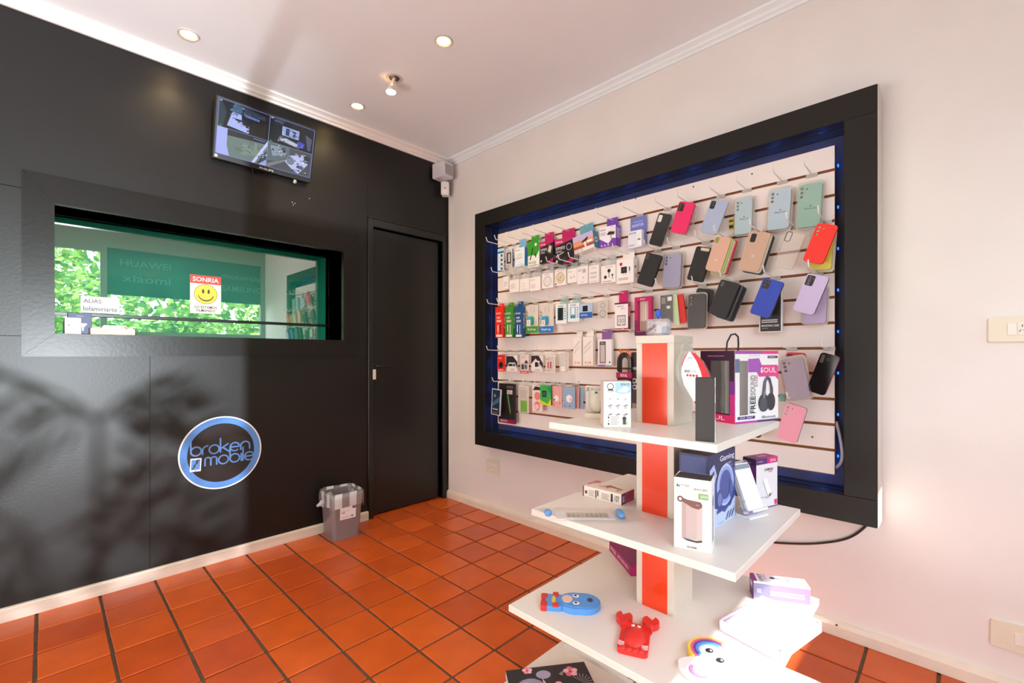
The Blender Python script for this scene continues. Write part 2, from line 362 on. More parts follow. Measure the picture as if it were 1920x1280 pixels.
def tree(x, y, z, r, h, label, n=2200):
    t = thing('garden_tree', label, 'tree', (x, y, -.02), 0, 'trees across the street')
    MB().tube([(0, 0, 0), (.05, 0, z*.5), (0, .05, z)], [.12, .1, .07], 8).build('trunk', mat('#5a4632', .8, noise=.2), t)
    rr = random.Random(int(x*10+y*100)); mb = MB(); cs = [(rr.uniform(-.7, .7), rr.uniform(-.8, .8), rr.uniform(-.7, .7)) for _ in range(9)]
    for _ in range(n):
        d = Vector((rr.gauss(0, 1), rr.gauss(0, 1), rr.gauss(0, 1))).normalized()*(rr.random()**.5); cl = rr.choice(cs)
        c = Vector((cl[0]*r+d.x*r*.38, cl[1]*r+d.y*r*.38, z+cl[2]*h+d.z*h*.38)); a = Vector((rr.gauss(0, 1), rr.gauss(0, 1), rr.gauss(0, .5))).normalized(); b = a.cross(Vector((rr.gauss(0, 1), rr.gauss(0, 1), 1))).normalized()
        s = rr.uniform(.05, .12); mb.face([c-a*s, c-b*s*.5, c+a*s, c+b*s*.5], rr.randrange(3))
    o = mb.build('foliage', LEAF, t); o['kind'] = 'stuff'
for x, y, z, r, h, lb in ((8.2, -3.4, 2.6, 1.3, 1.3, 'leafy tree across the street opposite the open shop door'), (9.0, -.9, 1.6, 1.5, .9, 'low leafy tree across the street opposite the shop window'), (8.8, 2.2, 1.7, 1.3, 1.0, 'round green tree across the street at the far end of the window'),
                         (12.5, -2.2, 3.0, 2.2, 2.6, 'tall tree in the second row across the street'), (12.8, 4.4, 2.8, 2.2, 2.3, 'wide tree in the second row beyond the window'), (12, -8.6, 2.5, 2.2, 2.2, 'wide tree across the street left of the door')): tree(x, y, z, r, h, lb)
hm = MB(); rr = random.Random(5)
for _ in range(9000):
    c = Vector((rr.uniform(16.2, 17), rr.uniform(-11, 11), rr.uniform(0, 6.2))); a = Vector((rr.gauss(0, .5), rr.gauss(0, 1), rr.gauss(0, 1))).normalized(); b = a.cross(Vector((1, rr.gauss(0, .4), rr.gauss(0, .4)))).normalized(); q = rr.uniform(.10, .22)
    hm.face([c-a*q, c-b*q*.6, c+a*q, c+b*q*.6], rr.randrange(3))
o = hm.build('hedge', LEAF); tag(o, 'tall leafy hedge along the far side of the street', 'hedge', None, 'stuff')
# palm in front of the door whose leaves shade the black wall
pt = thing('potted_palm', 'potted palm on the pavement in front of the shop door', 'plant', (4.6, -2.12, -.02))
MB().lathe([(.10, 0), (.12, .03), (.14, .2), (.15, .22), (.13, .22), (.12, .18)], 20).build('pot', mat('#6a4a3a', .7), pt, smooth=.7)
for k in range(5):
    b_ = Vector(((k % 2-.5)*.1, (k-2)*.09, .42+.11*((k*2) % 5)))
    MB().tube([(0, (k-2)*.012, .16), (b_.x*.6, b_.y*.6, b_.z*.6+.04), b_], [.010, .008, .006], 6).build('stem', mat('#5a6a32', .8), pt)
    for n_ in range(4):
        a = rad(75*n_+37*k+(95 if n_ % 2 else 265)); L = R_.uniform(.24, .40); up = R_.uniform(-.05, .30); mb = MB()
        d = Vector((math.cos(a)*.5, math.sin(a), 0)); P = [b_+d*(L*s)+Vector((0, 0, up*s*1.5-up*.9*s*s-.12*s*s)) for s in [i/12 for i in range(13)]]
        mb.tube(P, .004, 5)
        for i in range(2, 13, 2):
            for sd in (-1, 1):
                q = Vector((0, 0, 1)); ln = .13*math.sin(math.pi*(i/13))+.04; tip = P[i]+q*ln*.55*sd+d*ln*.9-Vector((0, 0, ln*.2)); wv = (d*.5+Vector((0, 0, -.5*sd)))*.017
                mb.face([P[i]-wv*.4, P[i]+(tip-P[i])*.5-wv, tip, P[i]+(tip-P[i])*.5+wv])
        mb.build('frond', LEAF[2], pt)
# ------------------------------------------------------------------ ceiling lamps
BULB = mat((1, .66, .28), .4, emit=30); CHR = mat('#d8cfc6', .35, metal=.3)
def downlight(px, py, label, hang=False):
    p = onZ(px, py, ZC); t = thing('ceiling_downlight', label, 'downlight', p, 0, 'recessed ceiling spots')
    MB().lathe([(.030, 0), (.044, 0), (.044, -.004), (.038, -.007), (.030, -.003)], 28, cap=False).build('trim_ring', CHR, t, smooth=.7)
    if hang:
        MB().lathe([(.03, -.001), (.022, .0), (.02, -.004), (0.001, -.004)], 20, cap=False).build('socket_plate', mat('#77706a', .4, metal=.6), t)
        q = onZ(733, 171, ZC-.075)-p
        MB().tube([(0, 0, -.002), (q.x*.5, q.y*.5, -.03), (q.x, q.y, -.05)], .009, 8).build('stem', mat('#f0e8e0', .4), t)
        b = MB().lathe([(.012, 0), (.022, -.02), (.027, -.034)], 20, cap=False).build('bulb_shell', mat('#f6efe6', .3), t, smooth=.7); b.location = (q.x, q.y, -.045)
        MB().lathe([(.0265, -.0345), (.024, -.038), (.001, -.039)], 20).build('bulb', BULB, t, smooth=.7, loc=(q.x, q.y, -.045))
    else:
        MB().lathe([(.031, -.001), (.024, -.004), (.001, -.005)], 20).build('bulb', BULB, t, smooth=.7); q = Vector((0, 0, 0))
    l = lamp('downlight_beam', 'SPOT', 9, (1, .74, .42), (p.x+q.x, p.y+q.y, ZC-(.1 if hang else .012)), (0, 0, -1), spot_size=rad(130), spot_blend=.9, shadow_soft_size=.025)
downlight(354, 64, 'recessed ceiling spot above the serving window, leftmost one')
downlight(832, 76, 'recessed ceiling spot nearest the slatwall display')
downlight(670, 198, 'recessed ceiling spot nearest the door and the screen')
downlight(739, 146, 'ceiling spot whose white bulb hangs out below its socket', True)

# ------------------------------------------------------------------ slatwall and its black box frame
BY = -.085
FX0, FX1, FZ0, FZ1, FB = .48, 2.703, .506, 2.125, .10
fr = thing('display_surround', 'large black box frame with blue light around the slatwall', 'frame', (FX0, 0, FZ0))
FM = mat('#17130f', .45, noise=.05, nscale=6, spec=.35)
FI = mat('#24242a', .25, spec=.5)
def fb(name, x0, x1, y0, y1, z0, z1, m=FM, c=.0015, inner=None): return MB().box(x0-FX0, x1-FX0, y0, y1, z0-FZ0, z1-FZ0, 0, c, {inner: 1} if inner else None).build(name, [m, FI], fr)
fb('frame_beam', FX0, FX1, -.14, -.001, FZ1-FB, FZ1, inner='-z'); fb('frame_beam', FX0, FX1, -.14, -.001, FZ0, FZ0+FB, inner='+z')
fb('frame_beam', FX0, FX0+FB, -.14, -.001, FZ0+FB, FZ1-FB, inner='+x'); fb('frame_beam', FX1-FB, FX1, -.14, -.001, FZ0+FB, FZ1-FB, inner='-x')
fb('side_panel', FX1, FX1+.003, -.138, -.001, FZ0, FZ1, mat('#d9cdc2', .5))
fb('back_panel', FX0+FB, FX1-FB, -.006, -.001, FZ0+FB, FZ1-FB, mat('#3c3c44', .5))
for x0, x1, z0, z1 in ((FX0+FB, FX1-FB, FZ1-FB-.004, FZ1-FB), (FX0+FB, FX1-FB, FZ0+FB, FZ0+FB+.004), (FX0+FB, FX0+FB+.004, FZ0+FB, FZ1-FB), (FX1-FB-.004, FX1-FB, FZ0+FB, FZ1-FB)):
    fb('inner_lip', x0, x1, -.075, -.065, z0, z1, mat('#1d1b1a', .3))
BX0, BX1, BZ0, BZ1 = .657, 2.566, .662, 1.967
LED = mat((.02, .16, 1), .4, emit=160); LED2 = mat((.01, .10, 1), .4, emit=3)
for k in range(11):   # single blue diodes behind the panel edges
    x = BX0+.06+(BX1-BX0-.12)*k/10
    for z in (BZ0+.024, BZ1-.024): MB().box(x-.006-FX0, x+.006-FX0, -.052, -.044, z-.003-FZ0, z+.003-FZ0).build('diode', LED, fr)
for k in range(8):
    z = BZ0+.07+(BZ1-BZ0-.14)*k/7
    MB().box(BX0+.030-FX0, BX0+.036-FX0, -.052, -.044, z-.006-FZ0, z+.006-FZ0).build('diode', LED, fr)
    MB().box(BX1+.001-FX0, BX1+.005-FX0, -.036, -.028, z-.005-FZ0, z+.005-FZ0).build('diode', LED2, fr)
sw = thing('slatwall_panel', 'white slatwall panel with brown grooves inside the black frame', 'display panel', (BX0, BY, BZ0))
PW, PM = mat('#eee3dc', .5), mat('#96571f', .6, noise=.15, nscale=20)
PITCH = .1004
MB().box(0, BX1-BX0, .010, .022, 0, BZ1-BZ0).build('backing_board', PM, sw)
MB().box(.1, BX1-BX0-.1, .022, .079, .3, BZ1-BZ0-.3).build('batten', mat('#1a1a1a', .7), sw)
mb = MB().box(0, BX1-BX0, 0, .012, .0055, PITCH-.0055, 0, 0, {'-y': 1}); pm = mb.build('plank', [PM, PW], sw); pm.location.z = 0
for k in range(1, 13):
    o = pm.copy(); COL.objects.link(o); o.parent = sw; o.location.z = PITCH*k
for px, py in ((962, 424), (1410, 326), (1523, 819), (1192, 372), (1300, 350), (1085, 716)):
    p = onY(px, py, BY); MB().lathe([(.004, 0), (.003, -.0012), (.0005, -.0015)], 10, axis='y').build('screw_head', mat('#5c4330', .5), sw, loc=p-Vector((BX0, BY, BZ0)))
def groove(k): return BZ1-PITCH*k
WIRE = mat('#f4f1ee', .3); BRK = mat('#bdb4ab', .35, metal=.3)
def hook(x, k, L, label, drop=0):
    z = groove(k); t = thing('display_hook', label, 'hook', (x, BY, z), 0, 'wire hooks on the slatwall')
    MB().tube([(0, -.003, 0), (0, -L*.5, .002), (0, -L+.004, .004), (0, -L-.003, .009), (0, -L-.012, .030)], .0026, 6).build('wire', WIRE, t, smooth=.7)
    MB().box(-.020, .020, -.003, .004, -.010, .005, 0, .0008).build('base_plate', BRK, t)
HG = 'accessory packs on the slatwall'; CG = 'phone cases on the slatwall'
CLR = clear(body=.05, gloss=.10); CLR2 = clear(body=.28, gloss=.2); CLRY = clear(tint=(.985, .97, .93), body=.06, gloss=.08)

# generic hanging pack: px box of its front face, D = distance of that face from the slatwall
def pack(name, short, label, cat, L, T, R, B, D, d, k, col, front, side=None, fm=None, roll=0, tab=None, body='carton', hk=True, blister=None, rough=.4, hdx=0):
    y = BY-D; pc = (L+R)/2
    x0 = onY(L, 600, y).x; x1 = onY(R, 600, y).x; z1 = onY(pc, T, y).z; z0 = onY(pc, B, y).z
    w, h = x1-x0, z1-z0
    t = carton(name, label, cat, ((x0+x1)/2, y+d/2, z0), 0, w, d, h, col, {}, HG, fm, rough, body)
    if roll: t.rotation_euler = (0, rad(roll), 0); t.location.x -= math.sin(rad(roll))*h/2
    F = faces(w, d, h)
    art(t, *F['front'], front, 'front_print')
    if side: art(t, *F['right'], side, 'side_print')
    if tab:
        z = max(groove(k)+.012-z0, h+.012)
        MB().plate(rrect(-w*.34, h-.004, w*.34, z, .003, 2), [circ(0, z-.010, .0035, 8)], d/2-.0015, d/2-.0005).build('hang_tab', mat(tab, .4) if isinstance(tab, str) else tab, t)
    if blister:
        a, b, c, e, dep = blister
        mb = MB().box(w*a-w/2, w*c-w/2, -d/2-dep, -d/2-.0003, h*b, h*e, 0, .002); mb.build('blister', CLR, t)
    if hk: hook((x0+x1)/2+hdx, k, max(D+.05, .17), 'white wire hook holding the '+short)
    return t

# phone cases
def case(short, label, c4, D, k, col, cam=None, t=.0135, lens=None, blister=None, rough=.45, name='phone_case', edge=None, camcol='#191a1c', txt=None, hk=True, hl=None, m=None, grp=CG, txtcol='#404850', inner=None, rad_=.011):
    y = BY-D; P = [onY(px, py, y) for px, py in c4]; TL, TR, BR, BL = P
    c = (TL+TR+BR+BL)/4; up = (TL-BL+TR-BR)/2; rt = (TR-TL+BR-BL)/2; w, h = rt.length, up.length
    roll = (math.atan2(up.x, up.z)+math.atan2(-rt.z, rt.x))/2
    o = thing(name, label, 'phone case', c, 0, grp, (0, roll, 0))
    X, Z = w/2, h/2; out = rrect(-X, -Z, X, Z, rad_); holes = []; cm = None
    if cam == 'dots': holes = [circ(-X+w*.16, Z-h*(.10+.095*i), w*.075, 12) for i in range(3)]+[circ(-X+w*.38, Z-h*.12, w*.045, 8)]
    elif cam: a, b, cw, ch = cam; cm = (-X+w*a, Z-h*b-h*ch, -X+w*a+w*cw, Z-h*b); holes = [rrect(*cm, min(.006, (cm[2]-cm[0])*.3), 3)]
    ms = [m or mat(col, rough), mat(edge, .4) if edge else (m or mat(col, rough))]
    MB().plate(out, holes, 0, .0022, 0).plate(out, [rrect(-X+.0022, -Z+.0022, X-.0022, Z-.0022, rad_-.002)], .002, t, 1).build('shell', ms, o)
    if cam and cam != 'dots' and camcol:
        a, b, c_, d_ = cm; e = .001
        MB().plate(rrect(a+e*.2, b+e*.2, c_-e*.2, d_-e*.2, .003, 3), [], .0012, .0034).build('camera_island', mat(camcol, .3), o)
    if lens:
        for (a, b, r_) in lens:
            MB().lathe([(w*r_, .001), (w*r_, -.0004), (w*r_*.75, -.0007), (w*r_*.7, .0004), (.0003, .0004)], 14, axis='y').build('lens', mat('#5c564f', .2), o, loc=(-X+w*a, 0, Z-h*b))
    if inner: MB().plate(rrect(-X+.003, -Z+.003, X-.003, Z-.003, .008), holes, .003, .008).build('insert', mat(inner, .5), o)
    if txt:
        for body, (u0, v0, u1, v1) in txt: art(o, (-X, 0, -Z), (1, 0, 0), (0, 0, 1), w, h, [('t', u0, v0, u1, v1, body, txtcol)])
    if blister:
        e = blister; MB().plate(rrect(-X-e, -Z-e, X+e, Z+e*1.6, .013), [], -.003, t+.006).build('blister', CLRY, o)
        MB().plate(rrect(-X-e, -Z-e, X+e, Z+e*1.6, .013), [], t+.0062, t+.007).build('backing_card', mat('#efe6dd', .5), o)
    hp = Vector((-X+w*(.22 if cam else .5), 0, Z-.012)); hp.rotate(o.rotation_euler); q = c+hp
    if blister and abs(roll) < .12: q = c+Vector((0, 0, Z))
    if hk: hook(q.x, k, (hl or (max(D+.045, .13) if k == 1 else D+.04)), 'white wire hook holding the '+short)
    return o, w, h
def shift(c4, dx, dy): return [(a+dx, b+dy) for a, b in c4]
# ------------------------------------------------------------------ products on the slatwall
W_, K_ = '#f3efec', '#1c191b'
MAG, PUR, GRN, RED, BLU, TEAL = '#c21a63', '#6d2f97', '#3f9a35', '#e02a1c', '#1c5fae', '#2aa6b4'
# row 1, left to right
pack('accessory_card', 'light blue strip card', 'narrow light blue card with four framed icons, leftmost pack of the top row', 'card', 932.8, 466, 944.5, 509, .05, .006, 1, '#bfe0f0',
     [('r', .0, .80, 1, .88, '#1f6fb5')]+[('r', .3, .62-.19*i, .95, .76-.19*i, '#f2f2f2') for i in range(4)]+[('r', .5, .64-.19*i, .85, .74-.19*i, c) for i, c in enumerate(('#7a4a5a', '#3a5a8a', '#8a3a5a', '#4a4a7a'))]+[('r', 0, .0, 1, .05, '#2a7ec0')])
pack('adapter_pack', 'grey adapter pack', 'small grey and white pack with a black memory adapter in its window', 'pack', 948, 467, 960.5, 501, .05, .012, 1, '#d9d5d3',
     [('r', .15, .2, .85, .82, '#4c4a4c'), ('r', .4, .3, .68, .74, '#c9c6c4'), ('t', .12, .86, .7, .93, 'OTG', '#4a4a4a'), ('lines', .1, .04, .9, .15, 3, '#8a8684')], fm={'right': '#4d6fae'})
pack('accessory_box', 'white and blue box', 'white box with bright blue side panel and blue hang tab in the top row', 'box', 965, 464, 983.5, 499.5, .06, .03, 1, '#eef1f3',
     [('t', .08, .84, .6, .91, 'Power', '#5a6a76'), ('ring', .35, .62, .08, .11, '#9fc46a'), ('ring', .6, .62, .08, .11, '#8ec0df'), ('lines', .12, .4, .8, .5, 3, '#b5c3cc'), ('r', 0, 0, 1, .12, '#c9e4f3')], fm={'right': '#2f8fce', 'top': '#2f8fce'}, tab='#7db9dd')
pack('monopod_box', 'green selfie stick box', 'green and white box picturing a black selfie stick', 'box', 989.5, 451, 1011, 501, .06, .02, 1, '#eff0ea',
     [('p', [(0, .45), (0, 1), (1, 1), (1, .62), (.75, .40), (.45, .46)], '#3d9a2f'), ('c', .7, .84, .10, '#e9f5e4'), ('p', [(.18, .3), (.42, .74), (.5, .74), (.26, .28)], '#2a2422'), ('p', [(.6, .52), (.68, .34), (.74, .36), (.66, .54)], '#3a3230'), ('t', .1, .15, .75, .22, 'MONOPOD', '#3d8a2f'), ('lines', .1, .04, .8, .1, 2, '#8fae84')], fm={'right': '#cfe0c8', 'top': '#3d9a2f'}, tab='#3d9a2f')
def soul(name, short, label, L, T, R, B, title, extra, dep):
    return pack(name, short, label, 'box', L, T, R, B, .06, dep, 1, K_,
        [('p', [(0, .72), (0, 1), (1, 1), (1, .90)], MAG), ('t', .06, .83, .45, .91, 'SOUL', W_), ('t', .06, .56, .55, .68, title, '#e8e0e4'), ('lines', .06, .44, .4, .53, 2, '#b0a6ac'), ('p', [(.45, 0), (1, .18), (1, 0)], MAG), ('c', .12, .1, .06, '#d9cfd4')]+extra,
        side=[('r', 0, .88, 1, 1, MAG), ('r', .2, .1, .9, .3, '#d8d5da'), ('lines', .3, .14, .8, .26, 3, '#444')], tab=MAG)
soul('phone_mount_box', 'small black and magenta holder box', 'small black and magenta box picturing a tilted phone holder', 1012, 452, 1037, 492, 'SOPORTE', [('p', [(.58, .48), (.70, .82), (.95, .72), (.84, .38)], '#8a8274'), ('p', [(.64, .52), (.72, .76), (.88, .70), (.80, .45)], '#d8cfae')], .03)
soul('phone_mount_box', 'larger black and magenta holder box', 'larger black and magenta box picturing a round holder, next to the sunset box', 1040, 446, 1075, 493, 'SOPORTE', [('ring', .78, .62, .12, .15, '#b9b0b4'), ('p', [(.06, .32), (.5, .46), (.52, .43), (.08, .28)], '#c9c0c4'), ('c', .25, .2, .1, '#3a3338'), ('c', .55, .16, .1, '#3a3338'), ('p', [(.1, .26), (.3, .3), (.28, .2)], '#d02a6a')], .045)
pack('phone_mount_box', 'sunset box', 'orange and lilac sunset box with blue sides picturing a car phone holder', 'box', 1075, 438, 1113, 470, .07, .05, 1, '#efe6e4',
     [('r', 0, .62, 1, 1, '#c8b7dd'), ('r', 0, .34, 1, .66, '#e59a74'), ('r', 0, .2, 1, .36, '#a9543a'), ('p', [(.4, .55), (.75, .78), (.72, .6), (.5, .46)], '#2c2426'), ('p', [(.5, .5), (.56, .18), (.64, .18), (.62, .52)], '#ece6e2'), ('r', .68, .4, .94, .54, '#f3ece8'), ('t', .05, .06, .45, .16, 'SOPORTE', '#7c8ca8')], side=[('r', 0, 0, 1, 1, '#3f8fb8'), ('c', .5, .5, .3, '#e8eef0'), ('c', .5, .5, .15, '#2a2a30')], fm={'top': '#5c9fb4'}, roll=-8, tab='#6aa6b6')
pack('phone_mount_box', 'purple holder box', 'purple and white box picturing a black car holder with a purple hang tab', 'box', 1124, 424, 1154.5, 463, .07, .05, 1, '#f1edf2',
     [('p', [(0, 0), (0, .45), (.55, .16), (.8, .4), (1, .36), (1, 0)], '#7b3fb0'), ('t', .06, .82, .4, .9, 'Gadnic', '#3a3040'), ('p', [(.45, .6), (.6, .74), (.95, .68), (.9, .55), (.6, .56)], '#2a2226'), ('p', [(.66, .58), (.74, .58), (.78, .34), (.7, .34)], '#b8a890'), ('ring', .8, .84, .1, .12, '#c9b8d8'), ('lines', .06, .58, .4, .74, 4, '#b9aec4')]+[('c', .15+.2*i, .1, .05, '#d9c8e8') for i in range(3)], side=[('r', 0, 0, 1, 1, '#7b3fb0'), ('lines', .15, .4, .85, .9, 7, '#d9c8ee')], fm={'top': '#8a50bd'}, tab='#7b3fb0')
t = pack('adapter_card', 'blue adapter card', 'tall periwinkle blue card lettered ADAPTOR with a small white box in front', 'card', 1182, 406, 1211.5, 460, .02, .003, 1, '#7079c4',
     [('t', .1, .66, .85, .75, 'ADAPTOR', '#e4e5f6'), ('lines', .2, .8, .8, .86, 2, '#a9aede')])
carton('adapter_box', 'small white box lettered ADAPTER picturing white earphones on its blue card', 'box', onY(1190, 464, BY-.055)+Vector((0, .014, 0)), 0, .078, .026, .088, '#e9e8f2',
       {'front': [('t', .06, .8, .6, .9, 'ADAPTER', '#4a4a6a'), ('r', .66, .1, .98, .95, '#f6f4f2'), ('c', .76, .45, .05, '#3a3638'), ('c', .86, .45, .05, '#3a3638'), ('r', .8, .5, .82, .8, '#b8b4b2'), ('lines', .06, .1, .5, .2, 2, '#9a9ab8')]}, HG)
case('slim black case', 'slim black glossy phone case with silver rim, first case of the top row', [(1236, 399.5), (1260.5, 401), (1240, 464), (1216, 456)], .07, 1, '#2b2a29', (.06, .06, .30, .22), rough=.2, edge='#a9a39c', camcol='#e8e4de', lens=None)
case('hot pink case', 'hot pink phone case with a black three-lens island', [(1272.5, 377), (1304, 380), (1284, 440), (1258, 434)], .08, 1, '#ec2467', (.04, .04, .36, .27), lens=[(.16, .09, .07), (.16, .17, .07), (.16, .25, .07), (.32, .09, .05)])
o, w_, h_ = case('clear case', 'clear empty phone case hanging behind the hot pink case', shift([(1272.5, 377), (1304, 380), (1284, 440), (1258, 434)], 6, 6), .055, 1, '#fff', None, m=clear(body=.12, gloss=.3), hk=False)
case('pale lavender case', 'pale blue-lavender phone case with a black camera bar and a clear rim', [(1334, 370), (1365, 379), (1344, 439), (1312, 435.5)], .08, 1, '#aab7d0', (.06, .05, .28, .24), edge='#cfcdd0', lens=[(.2, .1, .06), (.2, .18, .06)])
def sil(short, label, c4, col, D, hk=True, txt='Silicone Case', k=1): return case(short, label, c4, D, k, col, 'dots', blister=.005, inner='#cfc3b0', txt=[(txt, (.30, .40, .86, .45)), ('S', (.5, .46, .62, .50))] if txt else None, hk=hk)
sil('packaged pale blue case', 'packaged pale blue silicone case, third blister from the right in the top row', [(1376, 374), (1409, 371), (1410, 436), (1380, 440)], '#b4cfdc', .05)
carton('price_tag_pack', 'tiny yellow and black pack hanging behind the pale blue blister', 'pack', onY(1371.5, 430, BY-.012), 0, .018, .006, .048, '#d8c020', {'front': [('r', 0, .1, 1, .4, '#1a1a1a'), ('r', 0, .7, 1, .85, '#2a2a2a')]}, HG)
sil('packaged sky blue case', 'packaged sky blue silicone case, second blister from the right in the top row', [(1440, 356), (1481, 354), (1481, 427), (1442, 431)], '#b7cfe2', .05)
sil('packaged sea green case', 'packaged sea green silicone case at the right end of the top row', [(1495, 346), (1540, 342), (1539, 422), (1495.5, 427)], '#8fbcae', .05)
# row 2
for i, (L, T, R, B, art_, lb, sh) in enumerate((
    (943, 518, 953, 542, [('lines', .2, .2, .8, .6, 3, '#d2cac6')], 'narrow blank white charger box, first in the second row', 'narrow white box'),
    (955, 524, 973, 548, [('lines', .15, .3, .6, .7, 4, '#cfc6c2')], 'plain white charger box with faint grey lines, second in the second row', 'plain white box'),
    (974.5, 522, 992, 546, [('ring', .4, .5, .14, .17, '#c8bebb'), ('lines', .2, .1, .8, .2, 2, '#cfc6c2')], 'small white charger box with a faint ring drawing', 'white box with a faint ring'),
    (993, 519, 1013, 545, [('t', .1, .75, .5, .85, 'USB C', '#a59c98'), ('lines', .1, .2, .55, .5, 4, '#cfc6c2')], 'white charger box lettered USB C, fourth in the second row', 'white USB C box'),
    (1016, 512, 1037, 540, [('c', .5, .45, .36, '#e6dfdc'), ('ring', .5, .45, .30, .36, '#bcb4b2'), ('lines', .2, .86, .7, .94, 2, '#bdb2ad')], 'white box with a round window showing a coiled white cable', 'white box with a pale round window'),
    (1040, 505, 1061, 535, [('c', .5, .48, .40, '#c9b394'), ('ring', .45, .44, .22, .28, '#f0e6d6'), ('ring', .6, .56, .18, .23, '#efe4d2'), ('r', .1, .86, .9, .97, '#e4d8d0'), ('r', .06, .06, .16, .16, '#3a302a')], 'white box with a beige round window showing interlocked rings', 'white box with a beige round window'),
    (1063.5, 503, 1081.5, 530, [('t', .1, .74, .5, .84, 'Audio', '#a39a96'), ('p', [(.3, .3), (.4, .5), (.5, .3)], '#b6adb0'), ('p', [(.6, .32), (.72, .52), (.8, .36)], '#c6a8b0')], 'white box picturing tiny grey and pink plugs', 'white box with tiny plugs'),
    (1082, 499, 1102, 532, [('r', .52, .62, .82, .84, '#b9b4b4'), ('lines', .1, .7, .45, .85, 3, '#b0a8a6'), ('c', .6, .35, .06, '#b3a8a6'), ('t', .3, .08, .7, .14, 'Type C', '#9a9290')], 'white box with a small grey pattern square in its upper half', 'white box with a grey square'),
    (1104, 497, 1123, 530, [('lines', .15, .5, .8, .62, 2, '#a9a19f'), ('lines', .15, .25, .8, .4, 3, '#bfb6b3'), ('t', .25, .82, .75, .88, 'Cable', '#8a8280'), ('r', .1, .06, .9, .1, '#c9beba')], 'white box with grey lines of print beside the earphone box', 'white box with grey print'))):
    pack('charger_box', sh, lb, 'box', L, T, R, B, .05, .022, 3, '#f2ebe7', art_, tab=clear(body=.25, gloss=.2))
pack('earphone_box', 'white earphone box', 'white box picturing black in-ear earphones', 'box', 1127, 497, 1154.5, 530, .05, .022, 3, '#f4eeea',
     [('t', .3, .86, .8, .92, 'EARPHONES', '#a89a92'), ('c', .55, .68, .11, '#2b2523'), ('r', .53, .3, .57, .6, '#4a403c'), ('c', .3, .34, .10, '#2e2826'), ('r', .25, .24, .29, .4, '#2e2826'), ('c', .78, .42, .06, '#2e2826'), ('r', .76, .2, .8, .4, '#2e2826'), ('lines', .15, .06, .7, .12, 1, '#8a807c')], tab=clear(body=.25, gloss=.2))
pack('charger_kit_box', 'large white charger box', 'large white charger box with a red round mark and a black charger', 'box', 1155.5, 485, 1188, 531, .06, .04, 3, '#f5efea',
     [('c', .28, .80, .09, '#c8362c'), ('r', .28, .42, .62, .68, '#2c2625'), ('c', .45, .55, .03, '#8a8280'), ('r', .74, .5, .8, .66, '#3a3230'), ('r', .76, .4, .78, .5, '#3a3230'), ('r', .42, .34, .44, .42, '#3a3230'), ('r', .54, .34, .56, .42, '#3a3230'), ('lines', .12, .14, .7, .24, 2, '#b3a49e')], side=[('r', .3, .6, .6, .7, '#555'), ('lines', .2, .2, .8, .4, 3, '#b0a6a2')], tab='#f3ece8')
case('black book-style case', 'black folding wallet phone case under the adaptor card', [(1212.5, 472.5), (1240.5, 479), (1221, 539), (1194, 530)], .09, 3, '#1d1b1a', (.05, .04, .18, .17), t=.018, rough=.55, camcol='#4b4744')
case('packaged lavender case', 'packaged lavender silicone case hanging upright in the second row', [(1244, 476), (1276, 475), (1276, 538), (1244, 539)], .05, 3, '#a9a9cf', 'dots', blister=.004, inner='#9a9ab8')
case('black sleeve case', 'matt black phone sleeve with a pale opening at its top, second row', [(1307.5, 461), (1333, 465), (1319, 531), (1286, 522.5)], .08, 3, '#1e1c1b', (.30, .02, .55, .09), t=.016, rough=.6, camcol='#d8c8a8')
P15 = [(1342.5, 442.5), (1372.5, 445), (1350, 511), (1321, 505)]
case('peach bumper case', 'peach frosted case with a lime rim, front of its stack', P15, .11, 3, '#d9ad94', (.07, .04, .22, .16), edge='#c9cf7c', camcol='#8f9a4e', txt=[('S21', (.42, .30, .6, .35))], txtcol='#f0e8e4')
for i, (dx, dy, D, col, lb) in enumerate(((4, 1, .095, '#d4d98a', 'lime edged clear case right behind the peach case'), (7, 3, .080, '#efe9e2', 'white case second behind the peach case'), (11, 4, .066, '#d8263c', 'red case third behind the peach case'), (9, 10, .050, '#cfd29a', 'pale lime case at the back of the peach stack'))):
    case('x', lb, shift(P15, dx, dy), D, 3, col, (.07, .04, .22, .16), camcol=None, hk=False)
P16 = [(1406, 432.5), (1446, 436), (1421, 511), (1383, 504)]
case('beige frosted case', 'beige frosted case with a dark camera opening, front of its stack', P16, .11, 3, '#c9a58c', (.14, .06, .26, .22), edge='#dcc6a8', camcol='#17181a', txt=[('A52', (.44, .36, .58, .41))], txtcol='#efe6df')
for dx, dy, D, col, lb in ((3, 2, .095, '#e6dccb', 'clear cream case right behind the beige frosted case'), (7, 5, .075, '#1f2530', 'navy case at the back of the beige stack')):
    case('x', lb, shift(P16, dx, dy), D, 3, col, (.14, .06, .26, .22), camcol=None, hk=False)
case('transparent bumper case', 'fully transparent phone case with a black camera outline', [(1472.5, 432.5), (1514, 437.5), (1482.5, 506), (1450, 499)], .10, 3, '#fff', (.10, .03, .26, .25), m=clear(tint=(.99, .97, .92), body=.08, gloss=.35), camcol=None)
e15 = [o for o in COL.objects if o.get('label', '') == 'fully transparent phone case with a black camera outline'][0]
a = [(.10, .03, .26, .25)][0]; w_, h_ = .075, .149; x0, z1 = -w_/2+w_*a[0], h_/2-h_*a[1]; q = rrect(x0, z1-h_*a[3], x0+w_*a[2], z1, .006, 3)
MB().tube([(x, -.0015, z) for x, z in q+q[:1]], .0013, 5, caps=False).build('camera_outline', mat('#22201f', .4), e15)
case('bright red case', 'bright red phone case overhanging the right edge of the panel', [(1532.5, 417.5), (1574.5, 422.5), (1540, 495), (1504.5, 489)], .10, 3, '#f02a18', 'dots', inner='#f02a18', rough=.5)
